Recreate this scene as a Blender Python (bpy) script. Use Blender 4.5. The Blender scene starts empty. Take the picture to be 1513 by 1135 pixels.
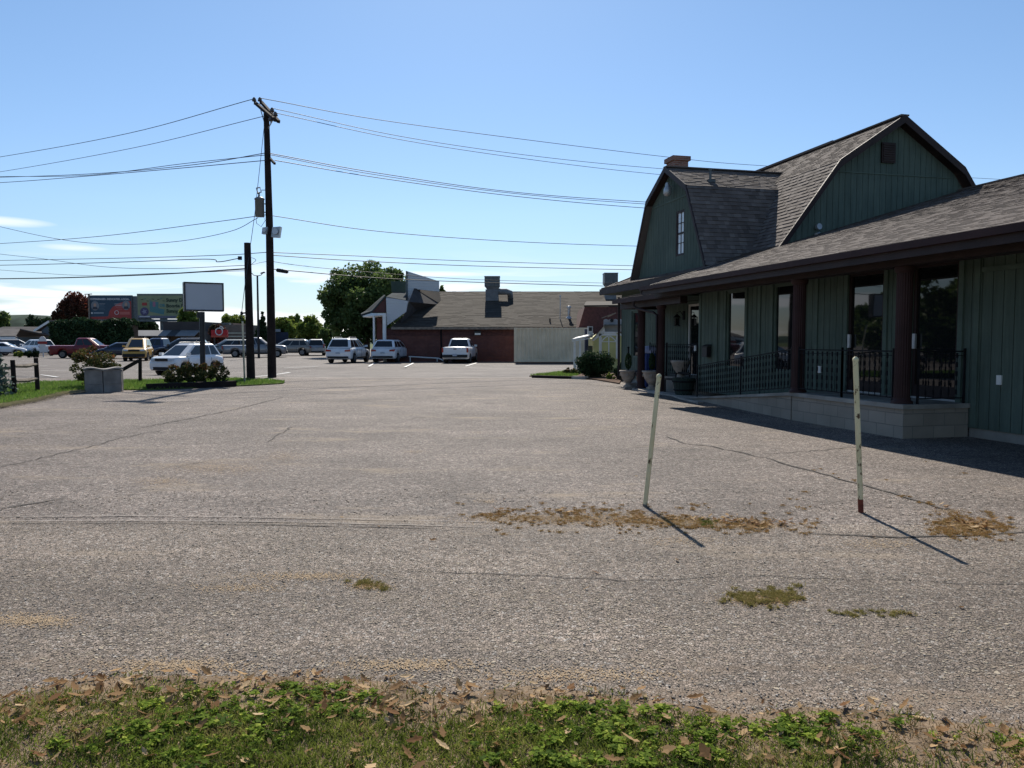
import bpy, math, random
import numpy as np
from mathutils import Vector, Matrix
random.seed(7); RNG=np.random.default_rng(7)
scene=bpy.context.scene; COL=scene.collection
# ---------------------------------------------------------------- camera geometry measured from the photograph
F=1136.;U0=756.5;V0=567.5;H=1.6
TH=math.atan(64.5/F);CT,ST=math.cos(TH),math.sin(TH)
def ray(u,v):
    x=(u-U0)/F;c=(V0-v)/F
    return x,CT+ST*c,CT*c-ST
def G(u,v,z=0.0):
    x,y,k=ray(u,v);s=(z-H)/k;return (x*s,y*s,z)
def PY(u,v,Y):
    x,y,k=ray(u,v);s=Y/y;return (x*s,Y,H+k*s)
def ZY(v,Y): return PY(U0,v,Y)[2]
def XY(u,Y,v=503): return PY(u,v,Y)[0]
# green building frame: a runs away from us along the porch, b runs into the building
OX,OY=6.317,12.3986
AX,AY=-0.23694,0.97152
def W(a,b,z): return (OX+a*AX+b*AY, OY+a*AY-b*AX, z)
def inward(a0,b0): return math.atan2(AY,AX)
# ---------------------------------------------------------------- object helpers
def props(o,label=None,cat=None,group=None,kind=None):
    if label:o['label']=label
    if cat:o['category']=cat
    if group:o['group']=group
    if kind:o['kind']=kind
    return o
def thing(name,label,cat,loc=(0,0,0),rot=0.0,group=None):
    o=bpy.data.objects.new(name,None);COL.objects.link(o)
    o.location=loc;o.rotation_euler=(0,0,rot);o.empty_display_size=.2
    return props(o,label,cat,group)
class MB:
    def __init__(s): s.v=[];s.f=[];s.m=[];s.r=[];s.sm=[]
    def add(s,vs,fs,m=0,r=None,smooth=False):
        n=len(s.v); s.v.extend(vs)
        for f in fs:
            s.f.append(tuple(i+n for i in f)); s.m.append(m); s.r.append(random.random() if r is None else r); s.sm.append(smooth)
    def face(s,pts,m=0,r=None): s.add([tuple(p) for p in pts],[tuple(range(len(pts)))],m,r)
    def prism(s,pts,off,m=0,r=None):
        n=len(pts);a=[tuple(p) for p in pts];b=[tuple(p[i]+off[i] for i in range(3)) for p in pts]
        fs=[tuple(range(n)),tuple(range(2*n-1,n-1,-1))]+[(i,i+n,(i+1)%n+n,(i+1)%n) for i in range(n)]
        s.add(a+b,fs,m,r)
    def hexa(s,c,m=0,r=None):   # 8 corners: bottom 4, top 4
        s.add(list(c),[(3,2,1,0),(4,5,6,7),(0,1,5,4),(1,2,6,5),(2,3,7,6),(3,0,4,7)],m,r)
    def box(s,x0,x1,y0,y1,z0,z1,m=0,r=None):
        s.hexa([(x0,y0,z0),(x1,y0,z0),(x1,y1,z0),(x0,y1,z0),(x0,y0,z1),(x1,y0,z1),(x1,y1,z1),(x0,y1,z1)],m,r)
    def ab(s,a0,a1,b0,b1,z0,z1,m=0,r=None):
        s.hexa([W(a0,b0,z0),W(a1,b0,z0),W(a1,b1,z0),W(a0,b1,z0),W(a0,b0,z1),W(a1,b0,z1),W(a1,b1,z1),W(a0,b1,z1)],m,r)
    def rbox(s,cx,cy,z0,z1,sx,sy,ang,m=0,r=None):
        c,n=math.cos(ang),math.sin(ang)
        q=[(cx+c*x-n*y,cy+n*x+c*y) for x,y in ((-sx/2,-sy/2),(sx/2,-sy/2),(sx/2,sy/2),(-sx/2,sy/2))]
        s.hexa([(x,y,z0) for x,y in q]+[(x,y,z1) for x,y in q],m,r)
    def bar(s,p,q,w,h,m=0,r=None):
        p,q=Vector(p),Vector(q);d=(q-p).normalized()
        u=d.cross(Vector((0,0,1)));u=u.normalized() if u.length>1e-4 else Vector((1,0,0));v=u.cross(d)
        o=[u*(-w/2)-v*(h/2),u*(w/2)-v*(h/2),u*(w/2)+v*(h/2),u*(-w/2)+v*(h/2)]
        s.hexa([tuple(p+x) for x in o]+[tuple(q+x) for x in o],m,r)
    def tube(s,pts,rad,n=8,m=0,r=None,cap=True,smooth=True):
        pts=[Vector(p) for p in pts]
        if not isinstance(rad,(list,tuple)): rad=[rad]*len(pts)
        vs=[];k=len(pts)
        d0=(pts[-1]-pts[0]).normalized(); ref=Vector((0,0,1)) if abs(d0.z)<.9 else Vector((1,0,0))
        for i,p in enumerate(pts):
            d=(pts[min(i+1,k-1)]-pts[max(i-1,0)]).normalized()
            u=d.cross(ref).normalized();w=u.cross(d)
            for j in range(n):
                t=2*math.pi*j/n; vs.append(tuple(p+(u*math.cos(t)+w*math.sin(t))*rad[i]))
        fs=[(i*n+j,i*n+(j+1)%n,(i+1)*n+(j+1)%n,(i+1)*n+j) for i in range(k-1) for j in range(n)]
        rr=random.random() if r is None else r
        s.add(vs,fs,m,rr,smooth)
        if cap: s.add(vs[:n],[tuple(range(n))],m,rr); s.add(vs[-n:],[tuple(range(n))],m,rr)
    def lathe(s,prof,c,n=20,m=0,smooth=True):
        vs=[(c[0]+r*math.cos(2*math.pi*j/n),c[1]+r*math.sin(2*math.pi*j/n),c[2]+z) for r,z in prof for j in range(n)]
        fs=[(i*n+j,i*n+(j+1)%n,(i+1)*n+(j+1)%n,(i+1)*n+j) for i in range(len(prof)-1) for j in range(n)]
        s.add(vs,fs,m,.5,smooth)
        s.add(vs[:n],[tuple(range(n))],m,.5); s.add(vs[-n:],[tuple(range(n))],m,.5)
    def disc(s,c,r,nrm,th=.01,n=16,m=0):
        c=Vector(c);d=Vector(nrm).normalized(); s.tube([c-d*th/2,c+d*th/2],r,n,m)
    def build(s,name,mats,parent=None,local=False,origin=None,**kw):
        if not isinstance(mats,(list,tuple)): mats=[mats]
        me=bpy.data.meshes.new(name)
        V=np.array(s.v,dtype=float).reshape(-1,3)
        if parent is not None and not local:
            p=parent; ang=0;loc=Vector((0,0,0))
            chain=[]
            while p is not None: chain.append(p);p=p.parent
            for p in reversed(chain):
                L=np.array(p.location);a=-p.rotation_euler.z
                V=V-L; c,n=math.cos(a),math.sin(a)
                V=np.stack([V[:,0]*c-V[:,1]*n,V[:,0]*n+V[:,1]*c,V[:,2]],1)
        if parent is None and origin is not None: V=V-np.array(origin)
        me.from_pydata(V.tolist(),[],s.f)
        for m in mats: me.materials.append(m)
        me.polygons.foreach_set('material_index',s.m)
        me.polygons.foreach_set('use_smooth',s.sm)
        at=me.attributes.new('rnd','FLOAT','FACE'); at.data.foreach_set('value',s.r)
        # planar metre UVs per face: u horizontal, v up the face
        nf=len(s.f); nl=len(me.loops)
        if nf:
            N=np.zeros(nf*3);me.polygons.foreach_get('normal',N);N=N.reshape(-1,3)
            T=np.stack([-N[:,1],N[:,0],np.zeros(nf)],1);L=np.linalg.norm(T,axis=1)
            fl=L<.05;T[fl]=(1,0,0);L[fl]=1;T/=L[:,None];B=np.cross(N,T)
            tot=np.zeros(nf,dtype=int);me.polygons.foreach_get('loop_total',tot)
            li=np.zeros(nl,dtype=int);me.loops.foreach_get('vertex_index',li)
            pf=np.repeat(np.arange(nf),tot); P=V[li]
            uv=np.stack([(P*T[pf]).sum(1),(P*B[pf]).sum(1)],1)
            ul=me.uv_layers.new(name='UVMap');ul.data.foreach_set('uv',uv.ravel())
        me.update()
        o=bpy.data.objects.new(name,me);COL.objects.link(o)
        if parent is not None:o.parent=parent
        elif origin is not None:o.location=origin
        return props(o,**kw)
def copy_thing(root,loc=None,rot=None,label=None,group=None):
    c=root.copy();COL.objects.link(c)
    def rec(src,dst):
        for ch in src.children:
            d=ch.copy();COL.objects.link(d);d.parent=dst;rec(ch,d)
    rec(root,c)
    if loc is not None:c.location=loc
    if rot is not None:c.rotation_euler=(0,0,rot)
    if label:c['label']=label
    if group:c['group']=group
    return c
# ---------------------------------------------------------------- materials
class NT:
    def __init__(s,name):
        s.mat=bpy.data.materials.new(name);s.mat.use_nodes=True;s.t=s.mat.node_tree;s.t.nodes.clear()
        s.out=s.n('ShaderNodeOutputMaterial')
    def n(s,ty,**kw):
        nd=s.t.nodes.new(ty)
        for k,v in kw.items():
            if hasattr(nd,k) and not k[0].isupper(): setattr(nd,k,v)
            else: nd.inputs[k.replace('_',' ')].default_value=v
        return nd
    def l(s,a,b): s.t.links.new(a,b)
    def ramp(s,fac,stops,interp='LINEAR'):
        r=s.n('ShaderNodeValToRGB');r.color_ramp.interpolation=interp
        e=r.color_ramp.elements
        while len(e)<len(stops): e.new(.5)
        for i,(p,c) in enumerate(stops):
            e[i].position=p; e[i].color=(c,c,c,1) if isinstance(c,(int,float)) else (*c,1)
        s.l(fac,r.inputs['Fac']);return r.outputs['Color']
    def mix(s,fac,a,b,mode='MIX'):
        m=s.n('ShaderNodeMix');m.data_type='RGBA';m.blend_type=mode
        for sock,v in ((m.inputs[0],fac),(m.inputs[6],a),(m.inputs[7],b)):
            if isinstance(v,(int,float)): sock.default_value=v
            elif isinstance(v,tuple): sock.default_value=(*v,1)
            else: s.l(v,sock)
        return m.outputs[2]
    def noise(s,co,scale,detail=4,rough=.55,out='Fac'):
        nd=s.n('ShaderNodeTexNoise');nd.inputs['Scale'].default_value=scale;nd.inputs['Detail'].default_value=detail;nd.inputs['Roughness'].default_value=rough
        if co is not None:s.l(co,nd.inputs['Vector'])
        return nd.outputs[out]
    def coord(s,k='Object',scale=None):
        c=s.n('ShaderNodeTexCoord').outputs[k]
        if scale:
            m=s.n('ShaderNodeMapping');m.inputs['Scale'].default_value=scale;s.l(c,m.inputs['Vector']);c=m.outputs['Vector']
        return c
    def bump(s,h,strength=.5,dist=.01,nrm=None):
        b=s.n('ShaderNodeBump');b.inputs['Strength'].default_value=strength;b.inputs['Distance'].default_value=dist
        s.l(h,b.inputs['Height'])
        if nrm is not None:s.l(nrm,b.inputs['Normal'])
        return b.outputs['Normal']
    def pbr(s,color,rough=.8,nrm=None,metal=0,spec=None,coat=0,ior=None):
        p=s.n('ShaderNodeBsdfPrincipled')
        if isinstance(color,tuple):p.inputs['Base Color'].default_value=(*color,1)
        else:s.l(color,p.inputs['Base Color'])
        if isinstance(rough,(int,float)):p.inputs['Roughness'].default_value=rough
        else:s.l(rough,p.inputs['Roughness'])
        p.inputs['Metallic'].default_value=metal
        if spec is not None:p.inputs['Specular IOR Level'].default_value=spec
        if ior:p.inputs['IOR'].default_value=ior
        if coat:p.inputs['Coat Weight'].default_value=coat;p.inputs['Coat Roughness'].default_value=.04
        if nrm is not None:s.l(nrm,p.inputs['Normal'])
        s.l(p.outputs[0],s.out.inputs['Surface']);return p
def m_basic(name,c,rough=.7,var=.25,scale=3.,bump=.15,bs=40.,metal=0,spec=.35,coat=0,c2=None,ior=None):
    t=NT(name);co=t.coord()
    n1=t.noise(co,scale,5)
    d=tuple(x*(1-var) for x in c);e=c2 or tuple(min(1,x*(1+var)) for x in c)
    col=t.ramp(n1,[(.3,d),(.7,e)])
    nr=None
    if bump: nr=t.bump(t.noise(co,bs,4),bump,.01)
    t.pbr(col,rough,nr,metal,spec,coat,ior);return t.mat
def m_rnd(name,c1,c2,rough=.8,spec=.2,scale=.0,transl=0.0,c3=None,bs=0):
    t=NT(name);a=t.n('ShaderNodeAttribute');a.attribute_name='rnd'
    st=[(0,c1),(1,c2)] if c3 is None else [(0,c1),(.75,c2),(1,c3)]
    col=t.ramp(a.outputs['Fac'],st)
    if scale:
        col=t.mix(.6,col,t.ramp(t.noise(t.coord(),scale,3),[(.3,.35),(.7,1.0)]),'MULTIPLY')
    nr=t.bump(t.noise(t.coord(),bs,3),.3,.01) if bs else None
    p=t.pbr(col,rough,nr,0,spec)
    if transl:
        tr=t.n('ShaderNodeBsdfTranslucent');t.l(col,tr.inputs['Color'])
        mx=t.n('ShaderNodeMixShader');mx.inputs[0].default_value=transl
        t.l(p.outputs[0],mx.inputs[1]);t.l(tr.outputs[0],mx.inputs[2]);t.l(mx.outputs[0],t.out.inputs['Surface'])
    return t.mat
def m_asphalt(name,sc,lo,mid,hi,tint=(1,1,1),bump=.8,tan=.35,edge=False,coarse=.5):
    t=NT(name);co=t.coord()
    wob=t.mix(.012,co,t.noise(co,30,2,.5,'Color'),'ADD')
    v1=t.n('ShaderNodeTexVoronoi');v1.inputs['Scale'].default_value=sc;t.l(wob,v1.inputs['Vector'])
    v2=t.n('ShaderNodeTexVoronoi');v2.feature='DISTANCE_TO_EDGE';v2.inputs['Scale'].default_value=sc;t.l(wob,v2.inputs['Vector'])
    sep=t.n('ShaderNodeSeparateColor');t.l(v1.outputs['Color'],sep.inputs[0])
    stone=t.ramp(sep.outputs[0],[(.0,tuple(x*lo for x in tint)),(.45,tuple(x*mid for x in tint)),(.8,tuple(x*mid*1.35 for x in tint)),(1.0,(hi,hi*.93,hi*.84))])
    gap=t.ramp(v2.outputs['Distance'],[(.02,.22),(.12,1.)])
    col=t.mix(1.,stone,gap,'MULTIPLY')
    fine=t.ramp(t.noise(co,sc*2.6,3,.7),[(.3,.7),(.7,1.25)])
    col=t.mix(1.,col,fine,'MULTIPLY')
    cg=t.n('ShaderNodeTexVoronoi');cg.inputs['Scale'].default_value=sc*.42;t.l(wob,cg.inputs['Vector']);sc2=t.n('ShaderNodeSeparateColor');t.l(cg.outputs['Color'],sc2.inputs[0])
    col=t.mix(coarse,col,t.ramp(sc2.outputs[0],[(0,.45),(.5,.95),(1,1.75)]),'MULTIPLY')
    trk=t.ramp(t.noise(t.coord('Object',(.16,1.3,1)),.9,6,.62),[(.34,.72),(.64,1.12)]);col=t.mix(.85 if edge else .4,col,trk,'MULTIPLY')
    big=t.ramp(t.noise(co,.35,6,.62),[(.3,.62),(.7,1.2)]);col=t.mix(.95,col,big,'MULTIPLY')
    st=t.ramp(t.noise(t.coord('Object',(1,1,1)),.8,9,.75),[(.60,1.),(.68,.62)]);col=t.mix(.7,col,st,'MULTIPLY')
    dot=t.n('ShaderNodeTexVoronoi');dot.inputs['Scale'].default_value=.7;t.l(t.mix(.35,co,t.noise(co,3,4,.6,'Color'),'ADD'),dot.inputs['Vector'])
    col=t.mix(.8,col,t.ramp(dot.outputs['Distance'],[(.05,.6),(.17,1.)]),'MULTIPLY')
    med=t.ramp(t.noise(t.coord('Object',(.5,1.3,1)),1.7,6,.65),[(.35,.84),(.65,1.1)]);col=t.mix(.8,col,med,'MULTIPLY')
    blot=t.ramp(t.noise(t.coord('Object',(.45,1.1,1)),.9,7,.7),[(.56,0.),(.72,1.)])
    bm=t.n('ShaderNodeMath');bm.operation='MULTIPLY';t.l(blot,bm.inputs[0]);bm.inputs[1].default_value=tan
    col=t.mix(bm.outputs[0],col,(.30,.235,.165))
    if edge:
        sx=t.n('ShaderNodeSeparateXYZ');t.l(t.coord(),sx.inputs[0])
        mr=t.n('ShaderNodeMapRange');mr.inputs[1].default_value=4.5;mr.inputs[2].default_value=3.35;t.l(sx.outputs[1],mr.inputs[0])
        nn=t.n('ShaderNodeMath');nn.operation='MULTIPLY_ADD';nn.inputs[1].default_value=3.2;t.l(t.noise(t.coord('Object',(.7,1.6,1)),1.9,9,.72),nn.inputs[0]);t.l(mr.outputs[0],nn.inputs[2])
        n3=t.n('ShaderNodeMapRange');n3.inputs[1].default_value=2.25;n3.inputs[2].default_value=3.0;n3.inputs[4].default_value=.85;t.l(nn.outputs[0],n3.inputs[0])
        col=t.mix(t.ramp(n3.outputs[0],[(.0,0),(1.,1.)]),col,(.22,.16,.108))
    hgt=t.n('ShaderNodeMath');hgt.operation='MULTIPLY_ADD'
    t.l(gap,hgt.inputs[0]);hgt.inputs[1].default_value=.6;t.l(sep.outputs[1],hgt.inputs[2])
    t.pbr(col,.85,t.bump(hgt.outputs[0],bump,.006),0,.3);return t.mat
def m_brick(name,c1,c2,mortar,bw,bh,ms=.008,rough=.85,var=.5,off=.5):
    t=NT(name);uv=t.coord('UV')
    b=t.n('ShaderNodeTexBrick');t.l(uv,b.inputs['Vector']);b.offset=off
    b.inputs['Scale'].default_value=1;b.inputs['Brick Width'].default_value=bw;b.inputs['Row Height'].default_value=bh
    b.inputs['Mortar Size'].default_value=ms;b.inputs['Bias'].default_value=0
    b.inputs['Color1'].default_value=(*c1,1);b.inputs['Color2'].default_value=(*c2,1);b.inputs['Mortar'].default_value=(*mortar,1)
    col=t.mix(var,b.outputs['Color'],t.ramp(t.noise(t.coord(),1.2,5),[(.3,.6),(.7,1.1)]),'MULTIPLY')
    inv=t.n('ShaderNodeMath');inv.operation='SUBTRACT';inv.inputs[0].default_value=1;t.l(b.outputs['Fac'],inv.inputs[1])
    n2=t.bump(t.noise(t.coord(),60,3),.3,.01)
    t.pbr(col,rough,t.bump(inv.outputs[0],.7,.008,n2),0,.25);return t.mat
def m_shingle(name,c1,c2,c3):
    t=NT(name);a=t.n('ShaderNodeAttribute');a.attribute_name='rnd'
    col=t.ramp(a.outputs['Fac'],[(0,c1),(.6,c2),(1,c3)])
    co=t.coord()
    col=t.mix(.7,col,t.ramp(t.noise(co,.6,5),[(.3,.72),(.7,1.1)]),'MULTIPLY')
    col=t.mix(.8,col,t.ramp(t.noise(co,160,2),[(.3,.75),(.7,1.2)]),'MULTIPLY')
    t.pbr(col,.9,t.bump(t.noise(co,180,2),.6,.004),0,.2);return t.mat
def m_glass(name,c=(.010,.012,.014),ior=1.65,rough=.02):
    t=NT(name);nr=t.bump(t.noise(t.coord(),.9,2),.05,.02);t.pbr(c,rough,nr,0,.5,0,ior);return t.mat
def m_paint(name,c,coat=.6,metal=0,rough=.35):
    t=NT(name);co=t.coord()
    dirt=t.ramp(t.noise(t.coord('Object',(1,1,2.5)),2.2,6,.65),[(.35,.88),(.65,1.0)])
    t.pbr(t.mix(1.,c,dirt,'MULTIPLY'),rough,None,metal,.5,coat);return t.mat
def m_emit(name,c,s):
    t=NT(name);e=t.n('ShaderNodeEmission');e.inputs['Color'].default_value=(*c,1);e.inputs['Strength'].default_value=s
    t.l(e.outputs[0],t.out.inputs['Surface']);return t.mat
M={}
M['drive']=m_asphalt('coarse chip asphalt',66,.10,.215,.40,(1.24,1.0,.81),.9,.8,True,.35)
M['lot']=m_asphalt('worn asphalt',78,.09,.185,.42,(1.21,.98,.84),.8,.85,False,.7)
M['farlot']=m_asphalt('far asphalt',60,.10,.165,.28,(1.14,.98,.90),.5,.15,False,.3)
M['soil']=m_basic('soil',(.20,.148,.10),.95,.45,7,1.,60,spec=.1)
M['lawn']=m_basic('lawn base',(.07,.10,.03),.95,.5,2.5,.8,30,spec=.1,c2=(.12,.15,.05))
M['crack']=m_basic('crack tar',(.075,.068,.062),.9,.4,9,.6,80,spec=.2)
M['concrete']=m_basic('concrete',(.33,.295,.26),.9,.3,1.8,.4,70,spec=.2)
M['concretedark']=m_basic('aged concrete',(.27,.25,.22),.9,.35,1.5,.4,60,spec=.2)
M['block']=m_brick('concrete block',(.34,.29,.235),(.28,.24,.195),(.21,.185,.155),.41,.203,.006)
M['brick']=m_brick('red brick',(.19,.062,.046),(.13,.044,.036),(.16,.11,.10),.215,.075,.010,var=.7)
M['brickchim']=m_brick('chimney brick',(.26,.12,.09),(.17,.08,.06),(.26,.23,.21),.215,.075,.011)
M['brickcap']=m_basic('dark brick course',(.09,.038,.035),.85,.3,6,.4,30)
def m_siding():
    t=NT('weathered green siding');co=t.coord()
    base=t.ramp(t.noise(co,.7,5,.6),[(.3,(.074,.103,.086)),(.7,(.112,.146,.120))])
    streak=t.ramp(t.noise(t.coord('Object',(5,5,.35)),2.2,6,.65),[(.32,.72),(.62,1.08)])
    col=t.mix(.8,base,streak,'MULTIPLY')
    sx=t.n('ShaderNodeSeparateXYZ');t.l(co,sx.inputs[0])
    fade=t.ramp(t.noise(t.coord('Object',(2,2,.5)),3,6,.7),[(.60,0.),(.75,1.)])
    col=t.mix(t.mix(.75,fade,(0,0,0)),col,(.15,.165,.14))
    t.pbr(col,.85,t.bump(t.noise(t.coord('Object',(6,6,.6)),12,4),.5,.006),0,.2);return t.mat
M['siding']=m_siding()
M['sidingtrim']=m_basic('green trim board',(.090,.124,.102),.75,.2,2,.2,40,spec=.25)
M['brown']=m_basic('dark brown paint',(.026,.014,.013),.6,.3,2.5,.25,50,spec=.3)
M['brown2']=m_basic('brown gutter',(.042,.021,.020),.6,.25,1.5,.1,50,spec=.15)  # second, somewhat paler brown for gutters and columns
M['iron']=m_basic('black iron',(.010,.010,.012),.7,.3,8,.2,60,spec=.15)
M['shingle']=m_shingle('weathered shingles',(.105,.086,.076),(.158,.131,.116),(.215,.182,.160))
M['shingle2']=m_shingle('dark lot shingles',(.045,.037,.030),(.067,.056,.045),(.092,.078,.064))
M['glass']=m_glass('door glass')
M['glassdark']=m_glass('car glass',(.01,.012,.014),1.6)
M['blind']=m_basic('white blind behind glass',(.62,.66,.70),.15,.1,3,.05,30,spec=.6)
M['white']=m_basic('white paint',(.72,.72,.70),.6,.1,3,.1,40)
M['offwhite']=m_basic('weathered cream paint',(.62,.58,.44),.6,.22,6,.3,50,spec=.3)
M['rust']=m_basic('rust',(.16,.04,.022),.85,.4,20,.5,60)
M['wood']=m_basic('creosoted pole wood',(.026,.019,.018),.9,.4,3,.8,50,spec=.15)
M['greywood']=m_basic('grey weathered wood',(.20,.17,.14),.9,.4,5,.7,40,spec=.15)
M['metalgrey']=m_basic('galvanised metal',(.42,.43,.44),.45,.2,4,.1,30,metal=.5)
M['metaldark']=m_basic('dark duct metal',(.10,.115,.12),.5,.3,4,.15,20,metal=.3)
M['black']=m_basic('black plastic',(.015,.015,.017),.55,.2,6,.1,50)
M['blackmetal']=m_basic('black sign metal',(.022,.022,.026),.45,.3,3,.1,40)
M['tyre']=m_basic('tyre rubber',(.022,.021,.020),.85,.3,8,.3,60,spec=.2)
M['rim']=m_basic('alloy rim',(.20,.20,.21),.4,.2,8,.0,50,metal=.6)
M['signface']=m_basic('blank acrylic sign face',(.46,.48,.53),.45,.07,.7,.03,20,spec=.4)
M['wire']=m_basic('wire insulation',(.03,.03,.032),.6,.2,2,0,20)
M['porcelain']=m_basic('brown porcelain',(.05,.035,.035),.3,.2,5,0,20,spec=.6)
M['leaf_dry']=m_rnd('dry leaves',(.16,.075,.03),(.41,.26,.125),.8,.1,0,.3,(.60,.44,.26))
M['grass']=m_rnd('grass blades',(.07,.10,.018),(.22,.26,.05),.7,.15,0,.45,(.30,.25,.11))
M['drygrass']=m_rnd('dry grass',(.16,.095,.035),(.30,.21,.085),.8,.15,0,.25,(.13,.15,.04))
M['redweed']=m_rnd('rusty dry weeds',(.27,.14,.05),(.50,.33,.14),.8,.15,0,.25,(.14,.14,.04))
M['olivetuft']=m_rnd('olive tuft',(.07,.10,.02),(.17,.20,.05),.8,.1,0,.3,(.30,.26,.10))
M['clover']=m_rnd('broad green weeds',(.045,.09,.014),(.22,.31,.035),.8,.08,0,.5,(.46,.52,.09))
M['leaf_green']=m_rnd('tree leaves',(.045,.080,.022),(.11,.165,.045),.6,.35,0,.4,(.20,.25,.08))
M['leaf_dark']=m_rnd('evergreen leaves',(.016,.035,.014),(.045,.08,.03),.75,.2,0,.15)
M['leaf_yellow']=m_rnd('yellow green leaves',(.08,.13,.025),(.20,.25,.05),.7,.2,0,.4,(.32,.30,.08))
M['leaf_red']=m_rnd('autumn red leaves',(.03,.035,.016),(.10,.035,.022),.7,.2,0,.25,(.21,.05,.03))
M['leaf_mixed']=m_rnd('nandina leaves',(.035,.05,.018),(.10,.10,.03),.7,.2,0,.25,(.25,.09,.04))
M['spruce']=m_rnd('blue spruce needles',(.045,.075,.065),(.12,.17,.15),.8,.2,0,.1)
M['bark']=m_basic('bark',(.085,.062,.045),.95,.4,6,.9,30,spec=.1)
M['mulch']=m_basic('mulch',(.10,.06,.04),.95,.5,12,1.,40,spec=.1)
# ---------------------------------------------------------------- clipping helpers
def clip_half(poly,nx,ny,d):
    out=[];n=len(poly)
    for i in range(n):
        p,q=poly[i],poly[(i+1)%n];a=p[0]*nx+p[1]*ny-d;b=q[0]*nx+q[1]*ny-d
        if a<=1e-9: out.append(p)
        if (a<-1e-9 and b>1e-9) or (a>1e-9 and b<-1e-9):
            t=a/(a-b);out.append((p[0]+(q[0]-p[0])*t,p[1]+(q[1]-p[1])*t))
    return out
def clip_rect(poly,s0,s1,t0,t1):
    for h in ((-1,0,-s0),(1,0,s1),(0,-1,-t0),(0,1,t1)):
        poly=clip_half(poly,*h)
        if len(poly)<3:return []
    return poly
def plane_frame(poly):
    n=Vector((0,0,0));P=[Vector(p) for p in poly]
    for i in range(1,len(P)-1): n+=(P[i]-P[0]).cross(P[i+1]-P[0])
    n.normalize()
    if n.z<0:n=-n
    u=Vector((0,0,1)).cross(n).normalized();v=n.cross(u)
    return P[0],u,v,n
def shingle(mb,poly,course=.14,tab=(.10,.28),lift=.011,deck=.09):
    P0,u,v,n=plane_frame(poly)
    p2=[((Vector(p)-P0).dot(u),(Vector(p)-P0).dot(v)) for p in poly]
    s0=min(p[0] for p in p2);s1=max(p[0] for p in p2);t0=min(p[1] for p in p2);t1=max(p[1] for p in p2)
    mb.prism(poly,tuple(-n*deck),0,.2)
    t=t0
    while t<t1:
        te=t+course;s=s0-random.random()*.3
        row=clip_rect(p2,s0-1,s1+1,t,min(te,t1))
        if len(row)>=3:
            rs0=min(p[0] for p in row);rs1=max(p[0] for p in row);s=rs0-random.random()*.2
            while s<rs1:
                w=random.uniform(*tab);q=clip_rect(p2,s,s+w,t,te)
                if len(q)>=3:
                    hh=lift*(1 if random.random()<.55 else 1.9);r=min(1,max(0,random.gauss(.5,.22)))
                    def z(p): return tuple(P0+u*p[0]+v*p[1]+n*(.002+hh*(1-(p[1]-t)/course)))
                    mb.face([z(p) for p in q],0,r)
                    lo=[p for p in q if abs(p[1]-t)<1e-6]
                    if len(lo)>=2:
                        a,b=min(lo),max(lo)
                        mb.face([tuple(P0+u*a[0]+v*a[1]),tuple(P0+u*b[0]+v*b[1]),z(b),z(a)],0,0.)
                s+=w
        t=te
def boards(mb,poly,P0,u,n,w=.2,gap=.016,th=.014,holes=(),m=0,phase=0):
    """plywood siding in the vertical plane through P0 with horizontal unit u, outward normal n; poly is (s,z)"""
    P0=Vector(P0);u=Vector(u);n=Vector(n)
    def pt(s,z,o): return tuple(Vector((P0.x+u.x*s,P0.y+u.y*s,z))+n*o)
    def solid(q,o0,o1):
        if len(q)>=3: mb.prism([pt(s,z,o0) for s,z in q],tuple(n*(o1-o0)),m)
    s0=min(p[0] for p in poly);s1=max(p[0] for p in poly);z0=min(p[1] for p in poly);z1=max(p[1] for p in poly)
    cuts=sorted({s0,s1}|{h[0] for h in holes if s0<h[0]<s1}|{h[1] for h in holes if s0<h[1]<s1})
    for a,b in zip(cuts,cuts[1:]):
        zs=[(z0,z1)]
        for h in holes:
            if h[0]<=a+1e-6 and h[1]>=b-1e-6:
                nz=[]
                for x,y in zs:
                    if h[2]>x:nz.append((x,min(y,h[2])))
                    if h[3]<y:nz.append((max(x,h[3]),y))
                zs=[q for q in nz if q[1]-q[0]>.005]
        for x,y in zs:
            solid(clip_rect(poly,a,b,x,y),-.05,0.)
            k=math.floor((a-phase)/w)
            while k*w+phase<b:
                l=max(a,k*w+phase+gap/2);r=min(b,(k+1)*w+phase-gap/2);k+=1
                if r-l>.02: solid(clip_rect(poly,l,r,x,y),.0005,th)
def ribbon(name,pix,wd,mat,z=.006,wob=.02,seg=.16,taper=True,world=False,**kw):
    P=[Vector(p) if world else Vector(G(*p)) for p in pix];mb=MB();pts=[]
    for p,q in zip(P,P[1:]):
        k=max(1,int((q-p).length/seg))
        for i in range(k): pts.append(p.lerp(q,i/k))
    pts.append(P[-1]);N=len(pts)
    for i,p in enumerate(pts):
        d=(pts[min(i+1,N-1)]-pts[max(i-1,0)]);d.z=0;d.normalize();o=Vector((-d.y,d.x,0))
        if 0<i<N-1:pts[i]=p+o*random.uniform(-wob,wob)
    vs=[]
    for i,p in enumerate(pts):
        d=(pts[min(i+1,N-1)]-pts[max(i-1,0)]);d.z=0;d.normalize();o=Vector((-d.y,d.x,0))
        w=wd*.5*random.uniform(.6,1.4)*((.25 if i in(0,N-1) else 1) if taper else 1)
        vs+=[(p.x+o.x*w,p.y+o.y*w,z),(p.x-o.x*w,p.y-o.y*w,z)]
    mb.add(vs,[(2*i,2*i+1,2*i+3,2*i+2) for i in range(N-1)])
    kw.setdefault('kind','structure')
    return mb.build(name,mat,**kw)
def sheet(name,pts,z,mat,**kw):
    mb=MB();mb.face([(p[0],p[1],z) for p in pts]);kw.setdefault('kind','structure');return mb.build(name,mat,**kw)
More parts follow.
